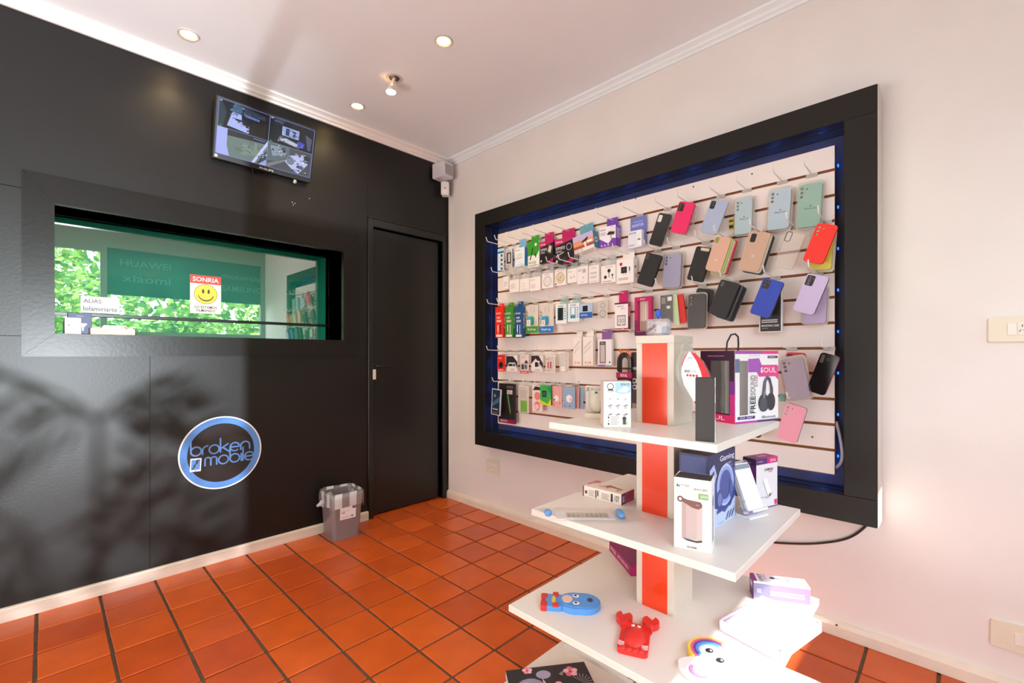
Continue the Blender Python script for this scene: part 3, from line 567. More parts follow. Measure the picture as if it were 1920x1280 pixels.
case('yellow packaged case', 'yellow case in a clear blister half hidden behind the bright red case', [(1522, 436), (1561, 434), (1560, 505), (1520, 506)], .045, 3, '#ead83c', 'dots', blister=.008, hk=False)
# row 3
def strip(L, col, lb, sh, c2):
    pack('cable_pack', sh, lb, 'pack', L, 575, L+15.5, 633, .07, .02, 5, col, [('t', .12, .76, .72, .82, 'NOGA', W_), ('t', .2, .62, .6, .68, 'USB', W_), ('lines', .2, .5, .75, .58, 2, '#efd8d0'), ('r', .3, .2, .40, .42, W_), ('r', .6, .12, .68, .42, c2), ('r', .34, .1, .37, .2, W_), ('r', .15, .03, .85, .1, '#efe6e2')], side=[('r', 0, .0, 1, 1, col), ('tv', .2, .3, .8, .8, 'CABLE', W_)], tab=col)
strip(928.5, '#e02e20', 'red cable strip pack at the left end of the third row', 'red cable pack', '#3a1512')
strip(946.8, '#3f8f2f', 'green cable strip pack in the third row', 'green cable pack', '#e8efe0')
strip(965, '#1d4f86', 'dark blue cable strip pack in the third row', 'dark blue cable pack', '#c9dcec')
for L, R, c1, c2, lb, sh in ((985.5, 1009, '#4f9f3f', '#39b0a8', 'clear blister with a teal charger above a green band', 'blister with a green band'), (1011, 1038, '#2f7fc9', '#2fa0d0', 'clear blister with a blue charger above a blue band', 'blister with a blue band')):
    pack('charger_blister', sh, lb, 'blister pack', L, 572, R, 624, .04, .004, 5, '#ddd2c6', [('r', .0, 0, 1, .24, c1), ('t', .18, .08, .8, .17, 'Ryling', W_), ('tv', .06, .34, .2, .82, 'GOLF', '#40504a'), ('r', .42, .74, .46, .95, '#b8b0a4'), ('r', .66, .74, .7, .95, '#b8b0a4')], body='backing_card')
    p = onY((L+R)/2+2, 602, BY-.06)
    host = [o for o in COL.objects if o.get('label', '') == lb][0]; hz = p.z-host.location.z
    MB().box(-.016, .016, -.036, -.004, hz-.02, hz+.03, 0, .004).build('charger', mat(c2, .4), host, loc=(.004, 0, 0))
    art(host, (-.008, -.0362, hz-.026), (1, 0, 0), (0, 0, 1), .026, .034, [('r', 0, 0, 1, 1, '#f2eee8'), ('t', .3, .2, .7, .8, '5', '#6a7078')], 'charger_label')
for L, T, R, B, lb, sh, its in ((1041.5, 570, 1062, 607, 'white and teal box with a black car charger in its window', 'white box with black charger', [('r', .2, .18, .72, .82, '#1c3f45'), ('p', [(.3, .3), (.35, .78), (.62, .78), (.58, .4), (.5, .2)], '#16191b')]),
                                (1064.5, 568, 1086, 603, 'white and light blue box with a white charger in its window', 'white box with white charger', [('r', .2, .18, .72, .8, '#8fc3d8'), ('r', .32, .4, .6, .76, '#f3efec'), ('r', .3, .2, .42, .34, '#1d4f6a'), ('r', .5, .2, .62, .34, '#1d4f6a')])):
    pack('charger_box', sh, lb, 'box', L, T, R, B, .05, .03, 5, '#eaf1f2', its+[('t', .25, .86, .75, .93, 'NETMAK', '#4a6a70'), ('lines', .8, .2, .95, .8, 5, '#7fb0b8')], side=[('r', 0, 0, 1, 1, '#d9e9ec'), ('lines', .2, .2, .8, .6, 4, '#8fb4ba')], tab=clear(tint=(.8, .95, .95), body=.2, gloss=.2))
pack('tracker_blister', 'blue pouch with a black camera', 'clear and blue pouch with a round black gadget above a blue band', 'pouch', 1086.5, 569, 1110.5, 596, .05, .006, 5, '#b9cbe0', [('r', 0, 0, 1, .40, '#2f66b8'), ('t', .12, .14, .62, .28, 'Ryling', '#dfe8f5'), ('r', .25, .46, .65, .86, '#1b1b1c'), ('c', .45, .66, .12, '#0d0d10')], body='pouch')
pack('clear_clip_pack', 'clear blister of clips', 'see-through blister with small clear rings in the third row', 'blister pack', 1121.5, 562, 1138.5, 599, .045, .002, 5, '#e7dcd2', [('ring', .5, .72, .2, .28, '#b8b0a6'), ('ring', .5, .3, .28, .36, '#a39c94'), ('c', .5, .3, .12, '#cfc8c0')], body='backing_card', blister=(.1, .05, .9, .95, .02))
pack('earphone_box', 'magenta earphone box', 'white earphone box with magenta edge lettered MANOS LIBRES', 'box', 1152.5, 567, 1177.5, 617, .05, .025, 5, '#f1ecea',
     [('r', 0, .94, 1, 1, '#5a1048'), ('t', .2, .84, .68, .88, 'MANOS', '#3a2a30'), ('t', .5, .75, .74, .8, 'KI1', '#d04a6a'), ('r', .18, .14, .82, .52, '#57504e'), ('r', .22, .17, .78, .49, '#d9d2cf'), ('ring', .4, .32, .08, .11, '#8a8482'), ('ring', .62, .32, .08, .11, '#8a8482'), ('r', 0, 0, 1, .04, '#c21a63')], side=[('r', 0, 0, 1, 1, '#5a1c4e'), ('r', 0, .45, 1, 1, MAG), ('tv', .25, .5, .75, .85, 'SOUL', W_)], tab=MAG)
t = pack('cable_box', 'magenta window box', 'tall magenta box with a clear window over a white cable', 'box', 1195, 557, 1226, 629, .04, .004, 5, '#d5c3b4', [('r', .2, .12, .82, .88, '#d3bfae'), ('r', .5, .4, .54, .86, '#f6f0ea'), ('r', .2, .12, .82, .38, '#a88f7e'), ('t', .34, .935, .66, .965, 'SOUL', W_)], body='backing_card', hk=True)
z_ = t.children[0]; xs_ = [v.co.x for v in z_.data.vertices]; zs_ = [v.co.z for v in z_.data.vertices]; a, b, c = max(xs_), min(zs_), max(zs_)
MB().plate([(-a, b), (a, b), (a, c), (-a, c)], [[(-a*.66, c*.12), (a*.66, c*.12), (a*.66, c*.90), (-a*.66, c*.90)]], -.03, -.003).build('window_frame', mat(MAG, .4), t); art(t, (-a, -.03, 0), (1, 0, 0), (0, 0, 1), 2*a, c, [('r', 0, 0, 1, .09, '#4a1440'), ('t', .34, .925, .66, .955, 'SOUL', W_), ('r', 0, .09, .15, .4, '#7a1a58'), ('r', .85, .09, 1, .4, '#7a1a58')], 'frame_print')
t = pack('phone_case_bag', 'bagged black case', 'black phone case in a clear bag under a white header card', 'phone case', 1238, 553, 1260, 604, .07, .008, 5, '#3a3738', [('r', .1, .68, .44, .92, '#8f8a84'), ('r', .55, .5, .85, .6, '#e9e4e0'), ('r', .62, .78, .98, .93, '#f0ece8')], body='shell', blister=(-.12, -.03, 1.15, 1.02, .004))
case('x', 'thin red case hanging edge-on beside the bagged black case', [(1274, 551), (1286, 551), (1281, 600), (1269, 611)], .05, 5, '#d8281e', None, hk=False, t=.008, rad_=.004)
case('x', 'pale green clear case squeezed between the bagged black case and the thin red case', [(1263, 552), (1273, 551), (1270, 607), (1261, 612)], .06, 5, '#c3d3a6', None, hk=False, t=.006, rad_=.004)
case('packaged black case', 'packaged black silicone case standing upright in its blister, third row', [(1290, 551), (1322, 550), (1321, 615), (1290, 616)], .07, 5, '#22201f', 'dots', blister=.004, rough=.3, inner='#8a7a70')
case('x', 'black case peeking out behind the packaged black case', [(1306, 538), (1336, 544), (1330, 585), (1300, 580)], .04, 5, '#1c1c1f', None, hk=False)
P14 = [(1352.5, 522.5), (1387, 532), (1361, 597), (1327, 586)]
case('black wallet case', 'black wallet phone case at the front of the stack of four', P14, .13, 5, '#1b1a19', (.07, .05, .17, .15), t=.014, camcol='#57524c', rough=.5)
for dx, dy, D, col, lb in ((4.5, 2.5, .112, '#1c2836', 'dark navy wallet case second in the stack of four'), (8.5, 4.5, .094, '#26292e', 'charcoal wallet case third in the stack of four'), (12.5, 7, .076, '#1d2530', 'navy wallet case at the back of the stack of four')):
    case('x', lb, shift(P14, dx, dy), D, 5, col, (.07, .05, .17, .15), camcol=None, edge='#8f8b86' if D == .112 else None, hk=False, t=.014)
case('royal blue case', 'royal blue phone case with black edges', [(1431, 520), (1472, 529), (1440, 597), (1406, 587)], .12, 5, '#2344b4', (.08, .04, .34, .24), edge='#1a1a1c', t=.016, lens=[(.2, .1, .06), (.2, .19, .06), (.34, .1, .06)], camcol='#2a2620')
carton('case_box', 'white edged black case box hanging below the royal blue case', 'box', onY(1444, 623, BY-.05)+Vector((0, .012, 0)), 0, .088, .016, .165, '#e6e3e1', {'front': [('r', .06, .03, .94, .97, '#222222'), ('t', .12, .15, .86, .20, 'MAGSTING CASE', W_), ('lines', .12, .24, .8, .34, 2, '#cfcac6'), ('r', .12, .1, .4, .115, '#8a8682')]}, HG)
case('lavender case', 'solid lavender phone case with a black three-lens island and black edge', [(1515, 511), (1555, 520), (1525, 591), (1485, 581)], .12, 5, '#c7b6da', (.05, .04, .38, .27), edge='#2a2430', lens=[(.2, .09, .08), (.2, .17, .08), (.2, .25, .08), (.36, .12, .05)])
case('x', 'packaged lilac case hanging straight behind the solid lavender case', [(1506, 540), (1550, 538), (1549, 606), (1504, 606)], .045, 5, '#c3aede', None, blister=.005, hk=False)
# row 4
for L, R, lb in ((1074.5, 1090, 'left one of two tall white boxes numbered 3.1A'), (1092.5, 1112, 'right one of two tall white boxes numbered 3.1A')):
    pack('charger_box', 'white 3.1A box, '+lb.split()[0]+' one', lb, 'box', L, 631, R, 685, .05, .025, 7, '#f0e6df', [('p', [(.1, .62), (.8, .88), (.8, .80), (.1, .54)], '#d6cac4'), ('p', [(.1, .46), (.8, .72), (.8, .64), (.1, .38)], '#dccfc8'), ('t', .2, .06, .85, .14, '3.1A', '#c8443a')], tab='#f0e6df')
pack('power_bank_box', 'white power bank box', 'white box with purple and green edges picturing a grey power bank', 'box', 1121, 636, 1147, 687, .05, .02, 7, '#eee8ea', [('r', .13, .13, .57, .92, '#3a3236'), ('r', .18, .16, .52, .80, '#c8bdb6'), ('r', .0, 0, .5, .05, '#8a3f9a'), ('r', .5, 0, 1, .05, '#7fae9a'), ('t', .14, .055, .6, .11, 'FULL', '#8a3f9a'), ('c', .86, .16, .06, '#6a5a66'), ('t', .22, .84, .5, .88, 'SOUL', W_)], tab='#8a5a96')
t = thing('cable_hank', 'looped black cable with orange tips on top and a magenta band', 'cable', onY(1172, 709, BY-.06), 0, HG)
hk_ = onY(1172, 645, BY-.06).z-t.location.z; wd = .045; mb = MB()
for i in range(9):
    r = .018+.0028*i; yy = -.004*(i % 3)
    mb.tube([(-r, yy, .02+.002*i), (-r*1.02, yy, .055), (-r, yy, .09)]+[(-r*math.cos(a*math.pi/8), yy, .09+r*1.1*math.sin(a*math.pi/8)) for a in range(1, 8)]+[(r, yy, .09), (r*1.02, yy, .055), (r, yy, .02+.002*i)], .0022, 5)
mb.build('cable', mat('#26211f', .5), t, smooth=.7)
mb = MB()
for i in range(22): a = R_.uniform(.25, 2.9); mb.tube([(.034*math.cos(a), -.01, .10+.036*math.sin(a)), (.05*math.cos(a)+R_.uniform(-.006, .006), -.012, .104+.046*math.sin(a)+R_.uniform(0, .006))], .0016, 4)
mb.build('orange_tips', mat('#e8782e', .5), t)['kind'] = 'stuff'
b_ = MB().box(-.046, .046, -.016, .012, .0, .032, 0, .004).build('band', mat('#a3124e', .4), t); art(t, (-.046, -.016, 0), (1, 0, 0), (0, 0, 1), .092, .032, [('t', .3, .28, .75, .74, 'SOUL', W_)])
MB().box(-.04, .04, -.014, .008, -.06, 0, 0, .002).build('card', mat('#231c20', .4), t); art(t, (-.04, -.014, -.06), (1, 0, 0), (0, 0, 1), .08, .06, [('t', .2, .55, .7, .8, 'CABLE', '#d8d2d0')])
hook(t.location.x+.01, 7, .1, 'white wire hook holding the orange tipped cable')
pack('sound_box', 'tall dark sound box', 'tall dark plum box lettered DO half hidden behind the display post', 'box', 1183, 660, 1222, 778, .05, .03, 7, '#352a2c', [('t', .06, .50, .30, .58, 'D', '#eadfd8'), ('t', .06, .40, .30, .48, 'O', '#eadfd8'), ('r', .06, .10, .3, .18, '#8a7a6a'), ('t', .1, .72, .4, .76, 'SOUL', W_), ('lines', .06, .02, .3, .05, 1, '#c8b8b0')], hk=False)
# row 5
pack('memory_card_pack', 'red memory card', 'red memory card pack at the left end of the fifth row', 'pack', 932.5, 665, 946.5, 696, .05, .004, 8, '#dd2a22', [('c', .5, .40, .28, '#231a1a'), ('t', .12, .05, .85, .14, 'SanDisk', W_), ('t', .15, .2, .6, .28, '32GB', '#2a1212'), ('lines', .1, .75, .6, .85, 2, '#f0b0a8')])
pack('memory_card_pack', 'white and black drive card', 'white card with a black swoosh around a dark flash drive', 'pack', 949.5, 666, 970, 696, .05, .004, 8, '#e9e2de', [('p', [(.0, .95), (0, .2), (.25, .55), (.8, .55), (1, .15), (1, .6), (.6, .95)], '#29262a'), ('r', .14, .3, .85, .5, '#c8c4c2'), ('r', .2, .33, .55, .47, '#1d2a33'), ('r', .6, .33, .8, .47, '#2e5f8a'), ('t', .4, .08, .75, .16, 'KODAK', '#6a6260')])
pack('memory_card_pack', 'white card with a red band', 'white card with black memory cards above a red band', 'pack', 975.5, 664, 991, 700, .05, .004, 8, '#ded6d2', [('r', 0, 0, 1, .14, '#d92c22'), ('t', .12, .03, .88, .11, 'SanDisk', W_), ('r', .15, .22, .45, .48, '#252124'), ('r', .52, .24, .85, .46, '#5a5658'), ('p', [(.5, .55), (.7, .72), (.95, .58), (.8, .5)], '#5a2a3a'), ('r', .2, .8, .5, .9, '#e8b0a8')], blister=(.1, .18, .9, .55, .008))
pack('memory_card_pack', 'black swoosh camera card', 'white card with a black swoosh around a square black card reader', 'pack', 995.5, 666, 1018, 696, .05, .004, 8, '#e9e1dd', [('p', [(.02, .98), (.02, .45), (.4, .8), (.95, .25), (1, .0), (1, .5), (.65, .98)], '#3a2426'), ('r', .3, .24, .72, .66, '#efeae6'), ('r', .34, .28, .6, .58, '#1c1b1d'), ('r', .62, .3, .7, .5, '#6a6466'), ('t', .35, .06, .75, .13, 'KODAK', '#6a6260')])
pack('lipstick_blister', 'blister with red sticks', 'clear blister with two red sticks in the fifth row', 'blister pack', 1022.5, 665, 1041, 699, .05, .004, 8, '#eadfda', [('r', .22, .25, .36, .62, '#c9463e'), ('r', .48, .25, .62, .62, '#c9463e'), ('t', .1, .74, .5, .80, 'Micro', '#8a6a64'), ('lines', .1, .08, .5, .15, 2, '#b8a8a2')], blister=(.12, .12, .9, .9, .014), body='backing_card')
t = pack('charger_blister', 'white charger with a cube', 'blister with a white cable and white cube plug, last in the fifth row', 'blister pack', 1049, 662, 1066, 694, .05, .004, 8, '#ebe0d8', [('r', .2, .3, .26, .9, '#f6f0ec'), ('r', .5, .3, .6, .9, '#f4ece6')], body='backing_card', blister=(.05, .2, .95, .97, .01))
MB().box(-.016, .016, -.034, -.004, -.012, .02, 0, .004).build('cube_plug', mat('#f3ece6', .4), t, loc=(.014, 0, .004))
# row 6
pack('armband_pack', 'black armband pack', 'long black and magenta pack with a see-through view of an armband', 'pack', 935, 719, 965.5, 793, .05, .012, 10, '#241b1e', [('r', 0, 0, 1, .10, '#8f1444'), ('t', .12, .03, .55, .075, 'DEPORTIVA', W_), ('p', [(.5, .75), (.62, .7), (.75, .3), (.72, .22)], '#5f8a52'), ('r', .52, .74, .85, .84, '#cfc8c4'), ('t', .56, .76, .8, .82, 'SOUL', '#3a3032'), ('lines', .5, .88, .9, .95, 2, '#7a6a70')])
t = pack('phone_armband', 'phone armband', 'black armband holding a phone with a blue screen, hanging past the panel edge', 'armband', 921.5, 729, 938.5, 778, .11, .008, 10, '#c9d1d8', [('r', .08, .03, .92, .97, '#1f2b3d'), ('p', [(.08, .45), (.92, .75), (.92, .55), (.08, .3)], '#3f6285'), ('c', .35, .74, .12, '#5d86b0')]+[('r', .2+.2*i, .2, .32+.2*i, .25, '#c8d0d8') for i in range(3)]+[('r', .2+.2*i, .08, .32+.2*i, .12, '#b05a4a') for i in range(3)], body='phone_pocket', hk=False, roll=4)
MB().tube([(.0, .004, .118), (.014, .006, .11), (.030, .008, .07), (.034, .008, .02), (.024, .006, -.02)], [.009, .009, .008, .007, .004], 6).build('strap', mat('#1c181b', .7), t, smooth=.7)
MB().box(-.02, .02, .001, .006, .112, .145, 0, .002).build('header_card', mat('#c21a4e', .4), t)
pack('cleaning_pad_blister', 'blister with a green pad', 'clear blister with a bright green ridged pad at the bottom', 'blister pack', 972, 723, 991, 774, .05, .004, 10, '#e8d9cc', [('lines', .15, .55, .85, .85, 4, '#d8c8bc'), ('r', .22, .04, .86, .46, '#7cc02a')]+[('r', .22, .09+.07*i, .86, .105+.07*i, '#5f9a1c') for i in range(5)], body='backing_card', blister=(.05, .02, .95, .96, .01))
t = pack('earbud_blister', 'pink earbud blister', 'white blister card with a pink round case over a second pink round case', 'blister pack', 998, 723, 1017, 771, .05, .004, 10, '#ecdcd4', [('p', [(.05, .82), (.3, .98), (.95, .94), (.9, .84)], '#3a2c30'), ('c', .5, .60, .30, '#e8868c'), ('c', .5, .24, .36, '#f0b8ba'), ('c', .5, .24, .25, '#e4707c')], body='backing_card')
MB().lathe([(.0005, -.016), (.016, -.014), (.019, -.008), (.019, -.002)], 18, axis='y', o=(0, 0, .026)).build('round_case', mat('#f1c4c6', .3), t, smooth=.7)
t = pack('smart_band_box', 'green smart band pack', 'bright green and yellow card with a black watch on it', 'pack', 1012.5, 722, 1033, 759, .08, .004, 10, '#3fae4a', [('p', [(0, 0), (0, .25), (.7, .05), (1, .35), (1, 0)], '#e0d434'), ('r', .2, .4, .6, .72, '#1c2a24'), ('r', .28, .46, .52, .66, '#4a5a58'), ('p', [(.62, .9), (1, .95), (1, .5)], '#2a8f6a')])
pack('smart_band_box', 'teal pack behind the green one', 'teal card standing half hidden behind the bright green watch card', 'pack', 1019, 722, 1036.5, 759, .055, .006, 10, '#2a9a9a', [('r', .8, 0, 1, 1, '#1f7f86')], hk=False)
pack('ring_holder_pack', 'pink checked ring pack', 'pink checked blister card with a white phone ring', 'pack', 1035, 724, 1053.5, 763, .06, .004, 10, '#efb4ac', [('r', .12*i, 0, .12*i+.03, 1, '#e6a096') for i in range(8)]+[('c', .45, .42, .24, '#f6efec'), ('c', .25, .35, .07, '#3a2a2c'), ('c', .8, .2, .05, '#4a3436'), ('c', .2, .12, .05, '#c84a5a')])
pack('ring_holder_pack', 'blue checked ring pack', 'wide blue checked blister card with a pearly phone ring', 'pack', 1055, 725, 1078, 766, .075, .004, 10, '#a9c0d6', [('r', .12*i, 0, .12*i+.035, 1, '#8aa6c4') for i in range(9)]+[('r', 0, .12*i, 1, .12*i+.03, '#94aecb') for i in range(9)]+[('c', .55, .46, .25, '#f2eef2'), ('c', .68, .42, .12, '#f0b8d0'), ('c', .2, .12, .05, '#c84a5a'), ('c', .6, .12, .05, '#4a4a60')])
pack('ring_holder_pack', 'rose ring pack', 'rose card showing as a strip behind the wide blue checked card', 'pack', 1066, 725, 1085, 765, .055, .004, 10, '#e2a29c', [('r', .1*i, 0, .1*i+.03, 1, '#d08a86') for i in range(10)], hk=False)
pack('ring_holder_pack', 'last blue ring pack', 'blue checked card at the back right of the ring packs', 'pack', 1073, 725, 1093, 766, .035, .004, 10, '#9db8cf', [('r', .1*i, 0, .1*i+.03, 1, '#86a4c0') for i in range(10)], hk=False)
# right end below
G1 = [(1462, 673), (1503, 670), (1522, 744), (1477, 750)]
case('packaged mauve case', 'packaged mauve phone case tilted left, beside the headphone box', G1, .10, 8, '#b8a6bd', 'dots', blister=.006, inner='#9a8aa0')
case('x', 'red case sticking out behind the packaged mauve case', [(1484, 660), (1518, 664), (1498, 722), (1460, 735)], .05, 8, '#d8323e', (.08, .05, .3, .2), hk=False)
carton('teal_case_tip', 'teal corner of a pack under the packaged mauve case', 'pack', onY(1467, 752, BY-.045), 0, .022, .01, .03, '#7ab8ae', {}, HG)
case('glossy black case', 'glossy black phone case with a red side, right end of the fifth row', [(1536.6, 659), (1577, 669), (1544, 743), (1515, 731)], .10, 8, '#171516', (.10, .05, .18, .20), edge='#c01c44', t=.016, rough=.12, lens=[(.46, .14, .09)], camcol='#4a453c')
case('powder pink case', 'powder pink phone case with a purple edge, lowest on the slatwall', [(1475.5, 758), (1517, 763.5), (1490, 833.6), (1453, 817.5)], .10, 10, '#eea0b0', 'dots', edge='#4a3a66', inner='#2a2226')
case('x', 'dark case whose lower tip shows under the top shelf', [(1408, 782), (1430, 784), (1426, 823), (1404, 816)], .06, 10, '#3a3440', None, edge='#a03a3a', hk=False)
def wall_cable(name, label, px, r, col, y):
    P = [onY(a, b, y) for a, b in px]; Q = []
    for i in range(len(P)-1):
        p0, p1, p2, p3 = P[max(i-1, 0)], P[i], P[i+1], P[min(i+2, len(P)-1)]
        for k in range(5): s = k/5; Q.append(.5*((2*p1)+(p2-p0)*s+(2*p0-5*p1+4*p2-p3)*s*s+(3*p1-p0-3*p2+p3)*s**3))
    Q.append(P[-1]); return tag(MB().tube(Q, r, 8).build(name, mat(col, .5), smooth=.7), label, 'cable')
wall_cable('power_cable', 'thick white cable curling out behind the right edge of the slatwall', [(1568, 790), (1574, 815), (1578, 838), (1579, 855), (1576, 868), (1567, 877)], .0055, '#e8e2dc', -.06)
wall_cable('power_cable', 'black cable drooping along the wall below the frame', [(1624, 985), (1606, 1000), (1585, 1010), (1555, 1016), (1515, 1019), (1470, 1018), (1440, 1015), (1400, 1006)], .0045, '#2b2320', -.012)
wall_cable('alarm_cable', 'thin white wire running down the room corner', [(843.5, 366), (844, 500), (843, 700), (842.5, 905)], .004, '#e6dcd8', -.004)
# ------------------------------------------------------------------ wall fittings
t = thing('siren_box', 'white slotted siren box high in the corner', 'alarm', (.085, -.115, 2.49), rad(8))
MB().box(-.075, .055, -.05, .05, 0, .115, 0, .006).build('housing', mat('#d6d0d6', .4), t)
for r in range(8): MB().box(.0552, .057, -.036, .036, .018+.010*r, .022+.010*r).build('slot', mat('#8d8890', .5), t)
t = thing('motion_sensor', 'white rounded motion sensor under the siren box', 'alarm', (.05, -.07, 2.375), rad(45))
MB().plate(rrect(-.03, 0, .03, .105, .012), [], -.03, .02).build('housing', mat('#ece6e2', .4), t)
MB().lathe([(.0005, -.036), (.012, -.035), (.02, -.03)], 16, axis='y', o=(0, 0, .032)).build('lens', mat('#f6f2f0', .3), t, smooth=.7)
MB().box(-.008, .008, -.0312, -.03, .05, .056).build('window', mat('#5a4a4c', .3), t)
t = thing('screen_mount', 'black wall bracket behind the security screen', 'bracket', (0, -1.365, 2.30))
MB().box(0, .012, -.05, .05, -.06, .06, 0, .002).build('wall_plate', mat('#181716', .5), t)
MB().tube([(.01, 0, 0), (.04, 0, .01), (.052, 0, .02)], .014, 8).build('arm', mat('#181716', .5), t)
th = math.atan2(.09, .305); t = thing('security_screen', 'flat screen showing four camera pictures on the black wall', 'screen', (.085, -1.365, 2.352), 0, None, (0, th, 0))
t.rotation_euler = Matrix.Rotation(th, 4, 'Y').to_euler(); TW, TH = .262, .159
MB().box(-.035, 0, -TW, TW, -TH, TH, 0, .004).build('housing', mat('#1a1a1b', .35), t)
ES = 1.05/(2**EXPO)
V, GY, DK = '#8f97e0', '#6d7c78', '#12141a'
scr = [('r', 0, 0, 1, 1, '#1a1c22'),
 ('r', .0, .5, .5, 1, '#15161b'), ('p', [(.09, .56), (.13, .82), (.22, .84), (.23, .66), (.31, .60), (.30, .52)], '#aab4f0'), ('p', [(.12, .84), (.15, 1), (.23, .97), (.22, .82)], '#3f5f7a'), ('p', [(.24, .98), (.46, .93), (.46, .85), (.24, .86)], '#2e3648'), ('p', [(.25, .86), (.4, .84), (.4, .80), (.26, .81)], '#5c74b4'), ('p', [(.29, .55), (.34, .74), (.48, .80), (.47, .5), (.33, .5)], '#26211f'), ('p', [(.16, .73), (.27, .73), (.28, .70), (.17, .69)], '#22242c'), ('p', [(.0, .5), (.05, .5), (.08, .8), (.03, .99), (0, .99)], '#2c3a44'),
 ('r', 0, 0, .5, .5, GY), ('p', [(0, 0), (0, .5), (.1, .5), (.1, .2), (.13, .0)], '#a9b0f2'), ('p', [(.1, .5), (.5, .5), (.49, .42), (.1, .38)], '#2b2c34'), ('p', [(.5, .5), (.5, .4), (.38, .0), (.35, .0)], '#c3c8f6'), ('p', [(.5, .32), (.5, .0), (.40, .0)], '#39424e'), ('p', [(.48, .1), (.5, .12), (.5, .0), (.42, .0)], '#98a4d8'), ('p', [(.25, .3), (.42, .32), (.4, .14), (.24, .1)], '#7c8a84'),
 ('r', .5, .5, 1, 1, '#1b1d25'), ('r', .64, .70, .83, .88, '#93a2d4'), ('r', .68, .72, .72, .86, '#2c3350'), ('r', .76, .72, .79, .84, '#3a4468'), ('p', [(.60, .58), (.62, .68), (.86, .62), (.84, .53)], '#5c6074'), ('p', [(.62, .60), (.68, .66), (.84, .60), (.80, .55)], '#b8bcc8'), ('p', [(.82, .58), (.83, .68), (.90, .66), (.89, .57)], '#4448c8'), ('p', [(.9, .85), (.98, .8), (.97, .55), (.94, .55)], '#4c5568'), ('p', [(.56, .98), (.66, .98), (.64, .9), (.58, .92)], '#3c4660'),
 ('r', .5, 0, 1, .5, '#4a4d55'), ('p', [(.5, .5), (.74, .5), (.74, .3), (.6, .16), (.5, .12)], '#5d6a70'), ('p', [(.53, .44), (.70, .46), (.71, .33), (.56, .24)], '#8b96a6'), ('p', [(.66, .46), (.70, .46), (.70, .38), (.67, .36)], '#262b34'), ('p', [(.5, .06), (.74, .28), (.74, .24), (.52, 0)], '#767b80'), ('p', [(.70, .2), (.74, .34), (.92, .44), (.96, .26), (.86, .02), (.80, .06)], '#b4bce4'), ('c', .76, .24, .045, '#737c90'), ('p', [(.84, .2), (.92, .18), (.90, .12), (.83, .14)], '#4c5468'), ('p', [(.9, .42), (.98, .42), (.97, .28), (.92, .28)], '#2c3340'),
 ('r', .4985, 0, .5015, 1, '#aebcf8'), ('r', 0, .498, 1, .502, '#aebcf8'), ('r', 0, .994, 1, 1, '#8f9af0'), ('r', 0, 0, 1, .006, '#8f9af0'), ('r', 0, 0, .004, 1, '#8f9af0'), ('r', .996, 0, 1, 1, '#8f9af0'), ('r', .02, .52, .04, .535, '#3aa05a'), ('r', .515, .52, .54, .535, '#3aa05a'), ('r', .35, .455, .47, .465, '#8a98d8'), ('r', .01, .965, .03, .98, '#c8d0f8'), ('r', .51, .965, .54, .98, '#c8d0f8')]
sr = random.Random(4)
def clutter(n, u0, v0, u1, v1, cols, s=.02):
    for _ in range(n):
        a, b = sr.uniform(u0, u1), sr.uniform(v0, v1); w1, h1 = sr.uniform(.25, 1)*s, sr.uniform(.3, 1.2)*s; k = sr.uniform(-.4, .4)*s
        scr.insert(-11, ('p', [(a, b), (min(a+w1, .99), b+k), (min(a+w1, .99), b+h1+k), (a, b+h1)], sr.choice(cols)))
clutter(26, .10, .76, .24, .95, ('#5f7fa8', '#1c2430', '#8ea4d8', '#2f4656', '#16181e')); clutter(24, .13, .54, .30, .72, ('#d6dcff', '#7a86b8', '#2a2c34', '#9aa4d8', '#4a5068')); clutter(14, .26, .78, .44, .9, ('#27304a', '#48588a', '#1a1d26'))
clutter(22, .63, .70, .83, .87, ('#c4cef4', '#2a3350', '#6a7ab0', '#1d2234'), .022); clutter(20, .59, .55, .88, .66, ('#8c92a4', '#2c303c', '#d4d8e4', '#484e5c')); clutter(14, .55, .88, .95, .97, ('#39425c', '#6a7894', '#1d212b'))
clutter(30, .52, .24, .72, .46, ('#a6b0bc', '#39424c', '#6c7884', '#20252c', '#c8ccd8')); clutter(34, .72, .05, .95, .40, ('#dfe3ff', '#6a7290', '#3a4050', '#8c96c0', '#22262e'), .028); clutter(14, .16, .08, .44, .36, ('#84928c', '#62706c', '#748480'), .05); clutter(8, .41, .02, .49, .28, ('#c8ccf0', '#4c5664'), .02)
art(t, (.0, -TW+.012, -TH+.030), (0, 1, 0), (0, 0, 1), 2*TW-.024, 2*TH-.042, scr, 'screen', emit=ES, rough=.15)
art(t, (.0, -.03, -TH+.008), (0, 1, 0), (0, 0, 1), .075, .011, [('t', 0, 0, 1, 1, 'PHILIPS', '#d8d4d0')], 'brand')
art(t, (.0, -TW+.01, -TH+.01), (0, 1, 0), (0, 0, 1), .014, .014, [('r', 0, 0, 1, 1, '#b8b8b0')], 'energy_sticker')
MB().tube([(-.02, -.06, -TH), (-.03, -.05, -TH-.03), (-.035, -.02, -TH-.035), (-.035, .0, -TH-.02), (-.03, .02, -TH)], .003, 6).build('cable', mat('#161514', .5), t, smooth=.7)
MB().lathe([(.010, 0), (.012, -.014), (.008, -.022), (.002, -.024)], 14, o=(-.02, .175, -TH)).build('infrared_sensor', mat('#b8b0a8', .2, metal=.6), t, smooth=.7)
